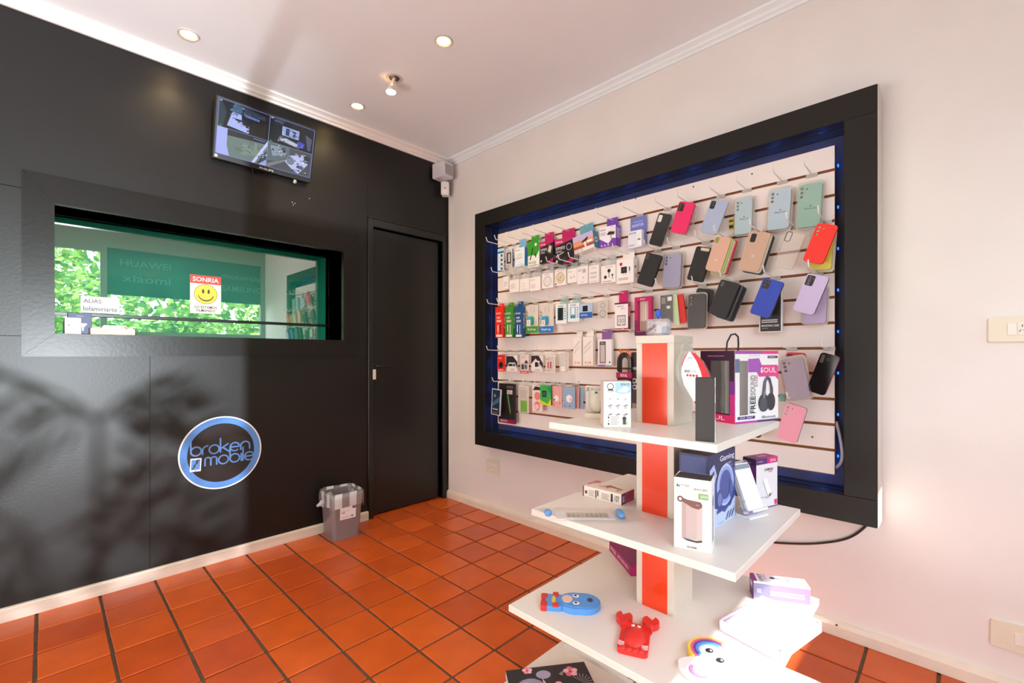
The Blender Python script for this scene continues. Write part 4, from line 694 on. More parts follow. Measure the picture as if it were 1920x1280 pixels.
# round shop sign
t = thing('shop_sign', 'round sign with blue ring and blue lettering on the black wall', 'sign', (0, -1.572, .598))
MB().lathe([(.199, 0), (.199, .003)], 64, axis='x').build('disc', mat('#f2f2f4', .3), t)
art(t, (.003, -.199, -.199), (0, 1, 0), (0, 0, 1), .398, .398, [('c', .5, .5, 0.001, '#1d1b1b')], 'dot')
SB, SK = '#5b8fd8', '#26211f'
mb = MB()
for nm, r0, r1, c, e in (('blue_ring', .160, .192, SB, .0034), ('black_field', 0, .160, SK, .0036)):
    MB().lathe([(max(r0, .0005), e), (r1, e)], 64, axis='x', cap=False).build(nm, mat(c, .22), t)
def stroke(pts, r=.0045): return [(0.0048, p[0], p[1]) for p in pts]
def arc(cx, cz, r, a0, a1, n=14): return [(cx+r*math.cos(rad(a0+(a1-a0)*i/n)), cz+r*math.sin(rad(a0+(a1-a0)*i/n))) for i in range(n+1)]
LT = mat(SB, .3)
def glyph(ch, x, z, s):   # rounded line letters drawn as strokes, x-height s
    r = s/2; c = (x+r, z+r)
    if ch == 'b': return [[(x, z+s*1.75), (x, z+r)], arc(*c, r, 180, 540, 20)], s
    if ch == 'r': return [[(x, z), (x, z+r)]+arc(x+r, z+r, r, 180, 80, 8)], s*.55
    if ch == 'o': return [arc(*c, r, 0, 360, 22)], s
    if ch == 'k': return [[(x, z), (x, z+s*1.75)], [(x+s*.85, z+s), (x, z+s*.45)], [(x+s*.25, z+s*.6), (x+s*.95, z)]], s*.9
    if ch == 'e': return [[(x, z+r), (x+s, z+r)]+arc(*c, r, 0, 315, 18)], s
    if ch == 'n': return [[(x, z), (x, z+r)]+arc(*c, r, 180, 0, 10)+[(x+s, z)]], s
    if ch == 'm': return [[(x, z), (x, z+s*.7)]+arc(x+s*.3, z+s*.7, s*.3, 180, 0, 8)+[(x+s*.6, z)], [(x+s*.6, z+s*.7)]+arc(x+s*.9, z+s*.7, s*.3, 180, 0, 8)+[(x+s*1.2, z)]], s*1.2
    if ch == 'i': return [[(x, z), (x, z+s)], [(x, z+s*1.4), (x, z+s*1.5)]], 0
    if ch == 'l': return [[(x, z), (x, z+s*1.75)]], 0
for word, x, z, s, gap in (('broken', -.143, .0, .046, .002), ('mobile', -.080, -.063, .046, .005)):
    for ch in word:
        st, adv = glyph(ch, x, z, s); mb = MB()
        for q in st: mb.tube([(.0042, a, b) for a, b in q], .0042, 5)
        for i, v in enumerate(mb.v): mb.v[i] = (.0036+(v[0]-.0036)*.15, v[1], v[2])
        mb.build('letter', LT, t); x += adv+gap+.004
art(t, (.0036, -.149, -.082), (0, .995, -.06), (0, .06, .995), .050, .070, [('r', 0, 0, 1, 1, '#f2f4f8'), ('r', .1, .14, .9, .9, SB), ('p', [(.62, .9), (.46, .70), (.54, .64), (.28, .47), (.36, .42), (.14, .16), (.26, .16), (.52, .42), (.44, .48), (.74, .64), (.64, .71), (.9, .9)], '#1d2434'), ('c', .5, .07, .05, '#22262e')], 'phone_emblem')
# signs and boxes in the hatch
p0, p1 = onX(356.5, 513.6, -.198), onX(414.5, 591.6, -.198); a = onX(356.5, 586, -.198)
t = thing('camera_notice', 'yellow smiley notice lettered SONRIA stuck on the hatch glass', 'sign', (-.1985, (p0.y+p1.y)/2, a.z)); w_, h_ = p1.y-p0.y, p0.z-a.z
MB().box(-.001, 0, -w_/2, w_/2, 0, h_).build('sheet', mat('#e8dccb', .5), t)
art(t, (0, -w_/2, 0), (0, 1, 0), (0, 0, 1), w_, h_, [('r', 0, .78, 1, 1, '#c8392e'), ('t', .08, .83, .92, .95, 'SONRIA', '#f4e8dc'), ('c', .5, .51, .38, '#2a241c'), ('c', .5, .51, .365, '#f2c52c'), ('p', circ(.41, .58, .04, 12, .06), '#2a241c'), ('p', circ(.59, .58, .04, 12, .06), '#2a241c'),
    ('p', [(.5+.26*math.cos(rad(a)), .50+.18*math.sin(rad(a))) for a in range(190, 351, 16)]+[(.5+.24*math.cos(rad(a)), .51+.155*math.sin(rad(a))) for a in range(350, 189, -16)], '#2a241c'), ('t', .14, .13, .86, .20, 'LO ESTAMOS', '#2a241c'), ('t', .20, .04, .80, .11, 'FILMANDO', '#2a241c')])
p0, p1 = onX(151, 560, -.198), onX(224, 586, -.198); z0, z1 = onX(187, 587, -.198).z, onX(187, 556.5, -.198).z
t = thing('alias_notice', 'white paper notice with two lines of print on the hatch glass', 'sign', (-.1985, (p0.y+p1.y)/2, z0)); w_, h_ = p1.y-p0.y, z1-z0
MB().box(-.001, 0, -w_/2, w_/2, 0, h_).build('sheet', mat('#f0e9e8', .6), t)
art(t, (0, -w_/2, 0), (0, 1, 0), (0, 0, 1), w_, h_, [('t', .07, .60, .56, .84, 'ALIAS:', '#4a4444'), ('t', .07, .12, .94, .40, 'lolamiriarte', '#4a4444')])
def sill(px, py): return onX(px, py, -.06)
carton('earbud_box', 'cream earbud box at the left end of the hatch sill', 'box', (-.075, onX(137, 620, -.03).y, HZ0), rad(90), onX(152.5, 620, -.03).y-onX(121, 620, -.03).y, .07, .078, '#e8d6cc', {'front': [('c', .25, .55, .05, '#3a2a28'), ('c', .22, .82, .03, '#4a3a38'), ('c', .55, .5, .1, '#e0cabd'), ('lines', .3, .6, .6, .75, 2, '#cdb8ad')]})
carton('earbud_box', 'dark blue earbud box behind the cream one on the hatch sill', 'box', (-.155, onX(150, 620, -.135).y, HZ0), rad(90), .085, .036, .108, '#27346e', {'front': [('t', .35, .84, .65, .88, 'Wireless', '#c8cce0'), ('c', .62, .45, .12, '#e4dcd8'), ('r', .58, .2, .66, .42, '#e4dcd8'), ('c', .74, .5, .06, '#d8d0cc')]})
t = thing('open_charger_box', 'open cream tray box with a white charger on the hatch sill', 'box', (-.095, onX(212, 622, -.06).y, HZ0), rad(90))
mb = MB(); a, b, h_ = .085, .055, .032
mb.box(-a, a, -b, b, 0, .003).box(-a, a, -b, -b+.003, 0, h_).box(-a, a, b-.003, b, 0, h_+.012).box(-a, -a+.003, -b, b, 0, h_).box(a-.003, a, -b, b, 0, h_); mb.build('tray', mat('#e2d2c2', .5), t)
MB().box(-.04, .035, -.02, .03, .003, .05, 0, .008).build('charger', mat('#eee4da', .4), t); MB().tube([(.03, -.01, .045), (.05, -.015, .048), (.06, .0, .036), (.05, .02, .03)], .0035, 6).build('cable', mat('#f0e8e0', .4), t, smooth=.7)
# outlets
def outlet(px0, py0, px1, py1, label, dark=False):
    p, q = onY(px0, (py0+py1)/2, -.006), onY(px1, (py0+py1)/2, -.006); xm = (px0+px1)/2; h_ = onY(px0, py0, -.006).z-onY(px0, py1, -.006).z
    t = thing('wall_outlet', label, 'outlet', ((p.x+q.x)/2, 0, (onY(px0, py0, 0).z+onY(px0, py1, 0).z)/2), 0, 'wall outlets'); w_ = q.x-p.x
    MB().plate(rrect(-w_/2, -h_/2, w_/2, h_/2, .008), [], -.010, -.0005).build('cover_plate', mat('#e6dcc6', .4), t)
    for i in (-1, 0, 1):
        m_ = MB().box(-.0105+i*.023, .0105+i*.023, -.0125, -.009, -.02, .02, 0, .001).build('module', mat('#ece6da', .4), t)
        if i == 0 or dark:
            for (a, b, an) in ((0, .010, 0), (-.005, -.006, 35), (.005, -.006, -35)):
                s = MB().box(-.001, .001, -.0132, -.0120, -.004, .004).build('slot', mat('#2a2622', .6), m_); s.location = (i*.023+a, 0, b); s.rotation_euler = (0, rad(an), 0)
outlet(1853, 595, 1985, 641, 'cream wall outlet at the right edge, at shoulder height'); outlet(1857, 1157, 2010, 1205, 'cream wall outlet at the right edge, just above the baseboard'); outlet(912, 858, 938, 884, 'cream wall outlet below the frame near the room corner', True)
# waste bin
t = thing('waste_bin', 'grey plastic waste bin with a striped bag liner on the floor by the black wall', 'bin', (.125, -.945, 0), rad(-3))
def loft(rings, mi=0):
    mb = MB(); n = len(rings[0])
    for a, b in zip(rings, rings[1:]):
        for k in range(n): mb.face([a[k], a[(k+1) % n], b[(k+1) % n], b[k]], mi)
    return mb
def rr3(sx, sy, r, z): return [(x, y, z) for x, y in rrect(-sx, -sy, sx, sy, r, 5)]
mb = loft([rr3(.080, .082, .022, .004), rr3(.083, .085, .024, .0), rr3(.098, .100, .026, .262), rr3(.101, .103, .027, .266), rr3(.101, .103, .027, .274), rr3(.094, .096, .024, .274), rr3(.08, .082, .02, .012)]); mb.face(rr3(.08, .082, .02, .012)); mb.face(rr3(.080, .082, .022, .004))
mb.build('body', mat('#8d8286', .35, metal=.15), t, smooth=.6)
LIN = clear(body=.4, gloss=.12, rough=.25, bodycol=(.86, .86, .88), stripes=True); rings = []
for z, s, am in ((.20, 1.045, .006), (.225, 1.05, .004), (.26, 1.06, .003), (.285, 1.03, .004), (.288, .98, .004), (.25, .92, .004), (.15, .86, .006)):
    ring = rr3(.101*s, .103*s, .026, z); rings.append([(x+R_.uniform(-am, am), y+R_.uniform(-am, am), zz+R_.uniform(-am, am)*(2.6 if z == .20 else 1)) for x, y, zz in ring])
loft(rings).build('bag_liner', LIN, t, smooth=True)
MB().tube([(-.03, -.108, .225), (-.02, -.125, .215), (-.03, -.14, .205), (-.02, -.148, .21)], [.016, .012, .009, .002], 6).build('bag_knot', clear(body=.5, gloss=.1, rough=.3, bodycol=(.85, .85, .87)), t, smooth=True)
tl = math.atan2(.0155, .262); n0 = Vector((math.cos(tl), 0, -math.sin(tl))); vv = Vector((math.sin(tl), 0, math.cos(tl)))
art(t, Vector((.0845, -.048, .0))+vv*.125, (0, 1, 0), vv, .10, .075, [('r', 0, 0, 1, 1, '#eee6e6'), ('r', .1, .52, .32, .58, '#6a1a5a'), ('t', .1, .66, .32, .74, 'bonita', '#b83a5a'), ('t', .38, .62, .62, .68, 'papelera', '#8a7a86'), ('lines', .1, .12, .6, .26, 2, '#cfc4c8'), ('r', .68, .14, .84, .26, '#7a7478'), ('c', .88, .96, .13, '#7a1c6a'), ('t', .80, .92, .97, 1.0, '12 L', '#e8c8e0')], 'sticker')
# ------------------------------------------------------------------ display tower
Z1, Z2, Z3, Z4 = .932, .661, .377, .0974
TX, TY = 2.262, -.915
tw = thing('display_tower', 'white four-shelf display tower with orange-red post panels', 'display stand', (TX, TY, 0))
SH = mat('#e6e0d8', .35, noise=.03, nscale=3); PO = mat('#d8cdbf', .4); OR = mat('#e63e12', .25, coat=.3)
for z, x0, x1, y0, y1 in ((Z1, 2.013, 2.514, -1.174, -.662), (Z2, 1.964, 2.563, -1.2, -.62), (Z3, 1.931, 2.602, -1.268, -.565), (Z4, 1.879, 2.649, -1.30, -.53)):
    MB().box(x0-TX, x1-TX, y0-TY, y1-TY, z-.02, z, 0, .0015).build('shelf', SH, tw)
MB().box(1.95-TX, 2.58-TX, -1.23-TY, -.60-TY, 0, Z4-.02).build('plinth', PO, tw)
for z0, z1 in ((Z1, 1.173), (Z2, Z1-.02), (Z3, Z2-.02), (Z4, Z3-.02)):
    MB().box(-.06, .06, -.065, .065, z0, z1, 0, .001).build('post', PO, tw)
    MB().box(-.04, .04, -.0665, -.0655, z0+.0005, z1).build('accent_panel', OR, tw)
MB().box(-.061, .061, -.067, .067, 1.173, 1.196, 0, .001).build('cap', PO, tw)
def P2(a, b): return math.atan2(b[1]-a[1], b[0]-a[0])
# on the cap
t = thing('accessory_bag', 'small clear bag hand-lettered ACANALADO on top of the display post', 'bag', (2.257, -.945, 1.196), rad(6))
mb = MB(); mb.box(-.038, .038, -.011, .011, 0, .052, 0, .008); mb.build('bag', clear(body=.3, gloss=.4, bodycol=(.85, .86, .9)), t)
MB().box(-.006, .03, -.006, .006, .006, .036, 0, .003).build('white_cap', mat('#e6e4e8', .4), t); MB().box(.012, .033, -.008, -.001, .004, .03, 0, .003).build('blue_gadget', mat('#7f9bc0', .4), t)
art(t, (-.03, -.0115, .008), (.8, 0, .6), (-.6, 0, .8), .036, .010, [('t', 0, 0, 1, 1, 'ACANALADO', '#2a2a30')], 'dot')
tag(MB().lathe([(.0005, .03), (.007, .026), (.009, .016), (.005, .006), (.002, 0)], 12).build('blue_ear_tip', mat('#2d5fd8', .3), smooth=True, loc=(2.247, -.925, 1.249)), 'small blue pointed ear tip above the clear bag on the post', 'ear tip')
# shelf 1
a, b = (2.190, -1.144), (2.248, -1.093); rz = P2(a, b); w_ = math.hypot(b[0]-a[0], b[1]-a[1]); n_ = Vector((-math.sin(rz), math.cos(rz), 0)); c = Vector(((a[0]+b[0])/2, (a[1]+b[1])/2, Z1))+n_*.03
carton('ring_lamp_box', 'white box with small desk-stand drawings and blue corner at the left of the top shelf', 'box', c, rz, w_, .06, .131, '#f1efef',
    {'front': [('p', [(.42, .76), (.42, .98), (1, .98), (1, .76), (.7, .72)], '#a9cdf0'), ('p', [(.5, .78), (.8, .9), (.95, .84), (.8, .76)], '#eaf3fb'), ('t', .62, .91, .94, .96, 'SPACE', '#4a5a6a'), ('ring', .25, .89, .10, .125, '#3a3a3c'), ('p', [(.13, .80), (.2, .84), (.3, .84), (.38, .80)], '#3a3a3c'), ('t', .17, .765, .35, .785, 'NOTE', '#444')]
     +[it for r in range(2) for q in range(3) for it in (('r', .235+.28*q-.008, .48-.19*r, .235+.28*q+.008, .62-.19*r, '#d8d2d6'), ('c', .235+.28*q, .62-.19*r, .035, '#b4aeb2'), ('p', [(.13+.28*q, .46-.19*r), (.27+.28*q, .505-.19*r), (.34+.28*q, .48-.19*r), (.2+.28*q, .45-.19*r)], '#9a9296'))]
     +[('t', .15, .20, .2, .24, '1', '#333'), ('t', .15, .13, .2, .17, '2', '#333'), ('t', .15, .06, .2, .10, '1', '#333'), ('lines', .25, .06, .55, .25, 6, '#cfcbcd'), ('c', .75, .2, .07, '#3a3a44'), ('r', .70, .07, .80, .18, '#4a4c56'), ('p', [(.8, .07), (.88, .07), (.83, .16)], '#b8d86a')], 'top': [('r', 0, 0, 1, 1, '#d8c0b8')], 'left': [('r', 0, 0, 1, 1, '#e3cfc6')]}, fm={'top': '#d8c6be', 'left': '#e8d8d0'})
c = (onZ(1101, 786, Z1)+onZ(1128, 784, Z1))/2; rz = rad(30); t = thing('computer_mouse_pack', 'clear pack with a cream computer mouse on the top shelf behind the white box', 'mouse', c+Vector((0, .012, 0)), rz)
MB().box(-.036, .036, -.02, .02, 0, .018, 0, .001).build('base_box', mat('#e6d8c4', .5), t); MB().box(-.036, .036, .014, .016, .018, .105).build('backing_card', mat('#ddd0c4', .5), t)
mb = MB(); mb.lathe([(.0005, -.042), (.014, -.038), (.023, -.022), (.025, 0), (.022, .022), (.013, .036), (.0005, .040)], 18); mb.v = [(x+.002, y*.55, z+.062) for x, y, z in mb.v]; mb.build('mouse', mat('#d9d2b8', .35), t, smooth=True)
mb = MB(); mb.lathe([(.0005, -.040), (.014, -.036), (.0235, -.02), (.0255, .0), (.0005, .002)], 18); mb.v = [(x*.5+.016, y*.5, z+.058) for x, y, z in mb.v]; mb.build('mouse_side', mat('#3c3a3c', .4), t, smooth=True)
MB().lathe([(.003, -.004), (.003, .004)], 10, axis='x', o=(0, -.013, .085)).build('scroll_wheel', mat('#2a2826', .5), t); MB().box(-.034, .034, -.018, .013, .0185, .10, 0, .006).build('blister', CLR, t)
art(t, (-.034, -.0185, .09), (1, 0, 0), (0, 0, 1), .06, .012, [('t', .05, 0, .2, 1, 'S', '#4a3a40'), ('lines', .3, .2, .9, .7, 2, '#9a8a90')], 'label_print')
# red and white leaf-shaped blister leaning behind the black box, in a plane turned to the room's middle
bp = Vector((2.405, -1.02, Z1)); dd = (bp-CAM).dot(FW); U = lambda px, py: ((px-1303)*dd/FPX, (786-py)*dd/FPX)
t = thing('mouse_blister', 'clear leaf-shaped blister with a red and white card on the top shelf', 'blister pack', bp, YAW)
outl = [(1303, 786), (1297, 770), (1288, 735), (1275, 712), (1265, 685), (1264, 660), (1269, 645), (1273, 640), (1274, 625), (1280, 617), (1288, 618), (1294, 630), (1300, 640), (1314, 655), (1326, 677), (1334, 700), (1337, 722), (1330, 745), (1318, 765), (1312, 786)]
card = [(1302, 744), (1290, 722), (1277, 700), (1272, 680), (1272, 660), (1278, 645), (1286, 637), (1297, 640), (1309, 652), (1320, 672), (1328, 695), (1331, 715), (1322, 735), (1310, 748)]
MB().plate([U(*p) for p in outl], [[U(1279, 637), U(1277, 630), U(1281, 622), U(1286, 623), U(1290, 632)][::-1]], -.006, .006).build('blister', clear(body=.08, gloss=.2), t)
MB().plate([U(*p) for p in card], [], -.0085, -.0065).build('card', mat('#eeeef0', .4), t)
mb = MB(); Pf = lambda p, e=-.0089: (U(*p)[0], e, U(*p)[1]); mb.face([Pf(p) for p in [(1289, 638), (1297, 640), (1309, 652), (1320, 672), (1328, 695), (1331, 715), (1314, 717), (1313, 700), (1308, 675), (1300, 655)]]); mb.face([Pf(p) for p in [(1302, 744), (1295, 730), (1302, 728), (1310, 748)]]); mb.face([Pf(p) for p in [(1272, 668), (1272, 660), (1278, 645), (1286, 637), (1279, 648), (1275, 658)]]); mb.build('red_print', mat('#d8303a', .35), t)
for i in range(4):
    a = U(1283+5.7*i, 681+.4*i); MB().lathe([(.0032, -.0089), (.0005, -.0090)], 12, axis='y', o=(a[0], 0, a[1])).build('red_dot', mat('#c8323c', .4), t)
a = U(1278, 676); art(t, (a[0], -.0087, a[1]), (1, 0, 0), (0, 0, 1), .032, .0075, [('t', 0, 0, .42, 1, 'MOUSE', '#6a6a6e'), ('t', .5, 0, .95, 1, 'INALAM', '#c9c6c8')], 'dot'); a = U(1284, 650); art(t, (a[0], -.0087, a[1]), (1, 0, 0), (0, 0, 1), .014, .0035, [('t', 0, 0, 1, 1, 'ACTIVO', '#5a5a5e')], 'dot')
a, b = (2.459, -1.160), (2.499, -1.150); rz = P2(a, b); n_ = Vector((-math.sin(rz), math.cos(rz), 0)); c = Vector(((a[0]+b[0])/2, (a[1]+b[1])/2, Z1))+n_*.011
carton('speaker_box', 'slim upright charcoal box with a white side at the front of the top shelf', 'box', c, rz, .0425, .021, .1525, '#33302f', {'right': [('r', 0, 0, 1, 1, '#e9e9ee'), ('r', .2, .35, .9, .6, '#8a4a9a'), ('r', .2, .75, .8, .85, '#c3b8d0')], 'front': [('r', 0, 0, 1, 0.004, '#33302f')], 'top': [('r', .03, .05, .97, .95, '#4a4645')]}, rough=.55)
# headphone box: body panels with window openings
A = Vector((2.438, -.823, Z1)); B = Vector((2.504, -.630, Z1)); rz = P2(A, B); w_, d_, h_ = (B-A).length, .125, .219
n_ = Vector((-math.sin(rz), math.cos(rz), 0)); c = (A+B)/2+n_*d_/2
t = thing('headphone_box', 'white, magenta and purple windowed headphone box on the top shelf', 'box', c, rz)
F = faces(w_, d_, h_)
WF = (.10, .11, .29, .86); WL = (.30, .13, .84, .86)
MB().plate([(-w_/2, 0), (w_/2, 0), (w_/2, h_), (-w_/2, h_)], [[(-w_/2+w_*WF[0], h_*WF[1]), (-w_/2+w_*WF[2], h_*WF[1]), (-w_/2+w_*WF[2], h_*WF[3]), (-w_/2+w_*WF[0], h_*WF[3])]], -d_/2, -d_/2+.0012).build('front_panel', mat('#efeef2', .35), t)
mb = MB(); hl_ = [[(d_*(WL[0]-.5), h_*WL[1]), (d_*(WL[2]-.5), h_*WL[1]), (d_*(WL[2]-.5), h_*WL[3]), (d_*(WL[0]-.5), h_*WL[3])]]
mb.plate([(-d_/2, 0), (d_/2, 0), (d_/2, h_), (-d_/2, h_)], hl_, 0, .0012); mb.v = [(-w_/2+v[1], -v[0], v[2]) for v in mb.v]; mb.build('left_panel', mat('#3c1230', .35), t)
MB().box(-w_/2+.0013, w_/2, -d_/2+.0013, d_/2, h_-.0012, h_).box(-w_/2+.0013, w_/2, -d_/2+.0013, d_/2, 0, .0012).box(w_/2-.0012, w_/2, -d_/2+.0013, d_/2, 0, h_).box(-w_/2, w_/2, d_/2-.0012, d_/2, 0, h_).build('back_panels', mat('#4b2430', .5), t)
MB().box(-w_/2+.002, w_/2-.004, -d_/2+.03, -d_/2+.034, .002, h_-.002).build('inner_card', mat('#8f8578', .5), t)
fo, fu, fv, fw, fh = F['front']
art(t, fo, fu, fv, fw, fh, [('p', [(0, .70), (0, .885), (.10, .885), (.10, .70)], '#6a7294'), ('p', [(.29, .70), (.29, .885), (.54, .895), (.60, .80), (.96, .80), (1, .78), (1, .58), (.92, .635), (.54, .635), (.48, .70)], '#a455b8'), ('p', [(.60, .80), (.96, .80), (1, .78), (1, .58), (.92, .635), (.54, .635), (.56, .70)], '#e0408f'), ('r', .0, .955, 1, 1, '#a24fa8'), ('r', .62, .955, 1, 1, '#e0348a'), ('r', .74, .895, .98, .93, '#4a2a5a'), ('t', .76, .902, .92, .922, 'headphones', W_), ('r', 0, .0, 1, .028, '#b83fa0'), ('r', .5, .0, 1, .028, '#4a2a6a'), ('r', .05, .055, .44, .095, '#4b2a72'), ('t', .1, .065, .40, .085, 'on ear', '#d8c8e8'),
   ('t', .57, .69, .94, .765, 'SOUL', '#f6f2f6'), ('r', .575, .70, .60, .725, '#f6f2f6'), ('tv', .335, .13, .45, .37, 'FREE', '#2b2730'), ('tv', .335, .38, .45, .66, 'SOUND', '#8a868e'), ('tv', .46, .5, .50, .66, 'BT200', '#d85a8a'), ('tv', .30, .12, .325, .36, 'HEADPHONES', '#b8b4bc'), ('t', .62, .045, .92, .085, 'Bluetooth', '#8a8a94'), ('ring', .60, .065, .012, .018, '#8a8a94'), ('t', .30, .925, .55, .94, 'www.soul.com', '#a9a4ac'),
   ('p', [(.60, .33), (.63, .56), (.70, .64), (.76, .64), (.70, .56), (.67, .33)], '#5b5f70'), ('p', [(.74, .64), (.80, .61), (.86, .46), (.86, .33), (.80, .36), (.79, .5), (.76, .57), (.70, .62)], '#474a56'), ('p', circ(.64, .265, .125, 20, .125), '#383a44'), ('p', circ(.81, .275, .10, 20, .125), '#30323a'), ('p', circ(.63, .25, .085, 18, .095), '#4d505c'), ('r', .60, .36, .68, .42, '#4d505e'), ('tv', .625, .33, .66, .43, 'SOUL', '#c8c8d0')], 'front_print')
fo, fu, fv, fw, fh = F['left']
art(t, fo, fu, fv, fw, fh, [('r', 0, 0, 1, .11, '#e0246e'), ('r', .86, .11, 1, .40, '#c8227a'), ('r', .86, .40, 1, .58, '#7a2a86'), ('r', 0, .11, .28, .25, '#b01e5e'), ('t', .12, .035, .72, .09, 'SOUL', W_), ('t', .22, .92, .7, .935, 'www.soul.com', '#d8b8c8')], 'side_print')
MB().box(-w_/2+w_*WF[0], -w_/2+w_*WF[2], -d_/2+.0013, -d_/2+.0016, h_*WF[1], h_*WF[3]).box(-w_/2+.0013, -w_/2+.0016, -d_*(WL[2]-.5), -d_*(WL[0]-.5), h_*WL[1], h_*WL[3]).build('window_film', clear(body=.04, gloss=.3), t)
mb = MB(); mb.lathe([(.0005, -.012), (.03, -.010), (.036, 0), (.03, .012), (.0005, .014)], 20, axis='x', o=(-w_/2+.045, -.01, .055)); mb.build('ear_cushion', mat('#20191a', .5), t, smooth=.8)
MB().tube([(-w_/2+.04, -.012, .06), (-w_/2+.03, -.014, .12), (-w_/2+.035, -.005, .17), (-w_/2+.06, .01, .20)], .007, 8).build('headband', mat('#c05068', .4), t, smooth=.8)
MB().tube([(-.034, .02, h_-.001), (-.030, .02, h_+.028), (-.012, .02, h_+.052), (.008, .02, h_+.055), (.022, .02, h_+.046), (.024, .02, h_+.02), (.022, .02, h_-.001)], .0028, 6).build('carry_loop', mat('#1d1a1a', .5), t, smooth=.8)
# shelf 2
a, b = (2.405, -1.161), (2.489, -1.140); rz = P2(a, b); w_ = .0865; n_ = Vector((-math.sin(rz), math.cos(rz), 0)); c = Vector(((a[0]+b[0])/2, (a[1]+b[1])/2, Z2))+n_*.031
carton('bluetooth_speaker_box', 'tall white box picturing a rose grey speaker on the second shelf', 'box', c, rz, w_, .062, .175, '#ece5df',
   {'front': [('t', .20, .875, .42, .91, 'noga', '#8a9a8a'), ('p', [(.07, .87), (.09, .915), (.12, .9), (.13, .87), (.15, .915), (.17, .87)], '#4a5a4a'), ('t', .55, .85, .90, .875, 'MANOS LIBRES', '#6a6462'), ('r', .66, .73, .92, .81, '#7fae6a'), ('t', .72, .75, .9, .79, 'BLUETOOTH', '#e8f0e2'), ('r', .22, .16, .76, .66, '#bfaaa8'), ('r', .22, .16, .34, .66, '#b29c9b'), ('r', .62, .16, .76, .66, '#c8b4b1'), ('p', [(.22, .67), (.22, .72), (.40, .70), (.72, .69), (.76, .66), (.76, .62), (.66, .585), (.5, .60)], '#7a524c'), ('ring', .18, .70, .045, .085, '#6a4640'), ('t', .6, .635, .68, .65, 'noga', '#d8c8c2'), ('p', [(.22, .16), (.36, .13), (.62, .12), (.76, .14), (.76, .165), (.60, .145), (.38, .155)], '#3f3a3e'), ('t', .36, .03, .62, .06, 'NG-PK08', '#5a5654'), ('p', [(.30, .10), (.26, .02), (.265, .02), (.305, .10)], '#d8d0cc'), ('p', [(.68, .10), (.72, .02), (.725, .02), (.685, .10)], '#d8d0cc')],
    'top': [('p', [(.02, .0), (.98, .0), (.98, .92), (.06, .95)], '#37383a')], 'right': [('p', [(.3, .15), (.62, .2), (.62, .62), (.3, .66)], '#a9a6a8'), ('p', [(.3, .64), (.62, .60), (.62, .74), (.45, .78), (.3, .72)], '#55525a'), ('p', [(.3, .12), (.62, .16), (.62, .2), (.3, .15)], '#333238')]}, fm={'right': '#efeef0'})
gx, gy = 2.434, -1.010
c = Vector((gx-.04, gy+.095, Z2)); rz = rad(-2)
carton('gaming_headset_box', 'dark blue box lettered Gaming picturing a headset on the second shelf', 'box', c, rz, .08, .19, .205, '#27305c',
   {'right': [('r', 0, 0, 1, 1, '#38509c'), ('p', [(0, 1), (1, 1), (1, .68), (.7, .8), (.3, .62), (0, .72)], '#1f2a5c'), ('p', [(0, 0), (1, 0), (1, .3), (.6, .14), (0, .34)], '#c3d2f0'), ('t', .42, .84, .95, .94, 'Gaming', '#e8eefc'), ('t', .6, .79, .85, .82, 'HEADSET', '#c8d4f4'), ('t', .52, .75, .9, .77, 'HIGH QUALITY SOUND', '#a9b8e8'), ('ring', .62, .52, .22, .30, '#8fa6e8'), ('ring', .62, .52, .28, .31, '#c3d2f8'), ('p', circ(.40, .36, .12, 18, .13), '#3a4688'), ('p', circ(.41, .35, .08, 18, .09), '#6a7cc0'), ('p', circ(.84, .42, .07, 18, .13), '#4a5aa0'), ('p', [(.3, .22), (.8, .24), (.95, .38), (.98, .36), (.82, .2), (.3, .17)], '#3a4a96'), ('p', [(.05, .8), (.2, .86), (.3, .7), (.2, .58), (.05, .62)], '#aabdf0'), ('p', [(.1, .74), (.2, .78), (.22, .66)], '#27305c'), ('p', [(.62, .03), (.72, .13), (.76, .13), (.66, .03)], '#4a4a8a'), ('p', [(.72, .03), (.82, .13), (.86, .13), (.76, .03)], '#4a4a8a'), ('p', [(.82, .03), (.92, .13), (.96, .13), (.86, .03)], '#4a4a8a'), ('t', .35, .02, .55, .035, 'STEREO', '#5a6ab0')],
    'front': [('r', 0, 0, 1, 1, '#28305e'), ('r', .05, .75, .95, .97, '#3c4a82'), ('p', [(0, .74), (.18, .74), (.28, .66), (.7, .66), (.8, .72), (1, .72), (1, .66), (.84, .66), (.74, .58), (.24, .58), (.14, .68), (0, .68)], '#cfcdd4')], 'top': [('r', .1, .35, .7, .62, '#3a3f66')]}, fm={'top': '#23274a'})
# phone stand
A = Vector((2.477, -.837, Z2)); B = Vector((2.507, -.745, Z2)); rz = P2(A, B); c = (A+B)/2
t = thing('phone_stand', 'white phone leaning on a clear acrylic stand on the second shelf', 'phone stand', c, rz); ACR = clear(body=.2, gloss=.5)
MB().box(-.044, .044, -.004, .060, 0, .006, 0, .001).build('foot', mat('#e9e8ee', .3), t)
Mx = Matrix.Translation((0, .012, .012)) @ Matrix.Rotation(rad(-22), 4, 'X')
MB().plate(rrect(-.045, 0, .045, .150, .008), [], 0, .003).build('back_plate', ACR, t, M=Mx)
MB().plate(rrect(-.036, .004, .036, .142, .010), [], -.009, -.0005, 0, 1).build('phone', [mat('#e8e8ee', .3), mat('#f4f4f6', .15)], t, M=Mx)
MB().box(-.034, .034, -.0095, -.0092, .125, .139).build('sensor_bar', mat('#8a98a6', .2), t, M=Mx)
MB().box(-.044, .044, -.018, .004, 0, .008, 0, .002).build('lip', mat('#efeef4', .25), t, M=Mx)
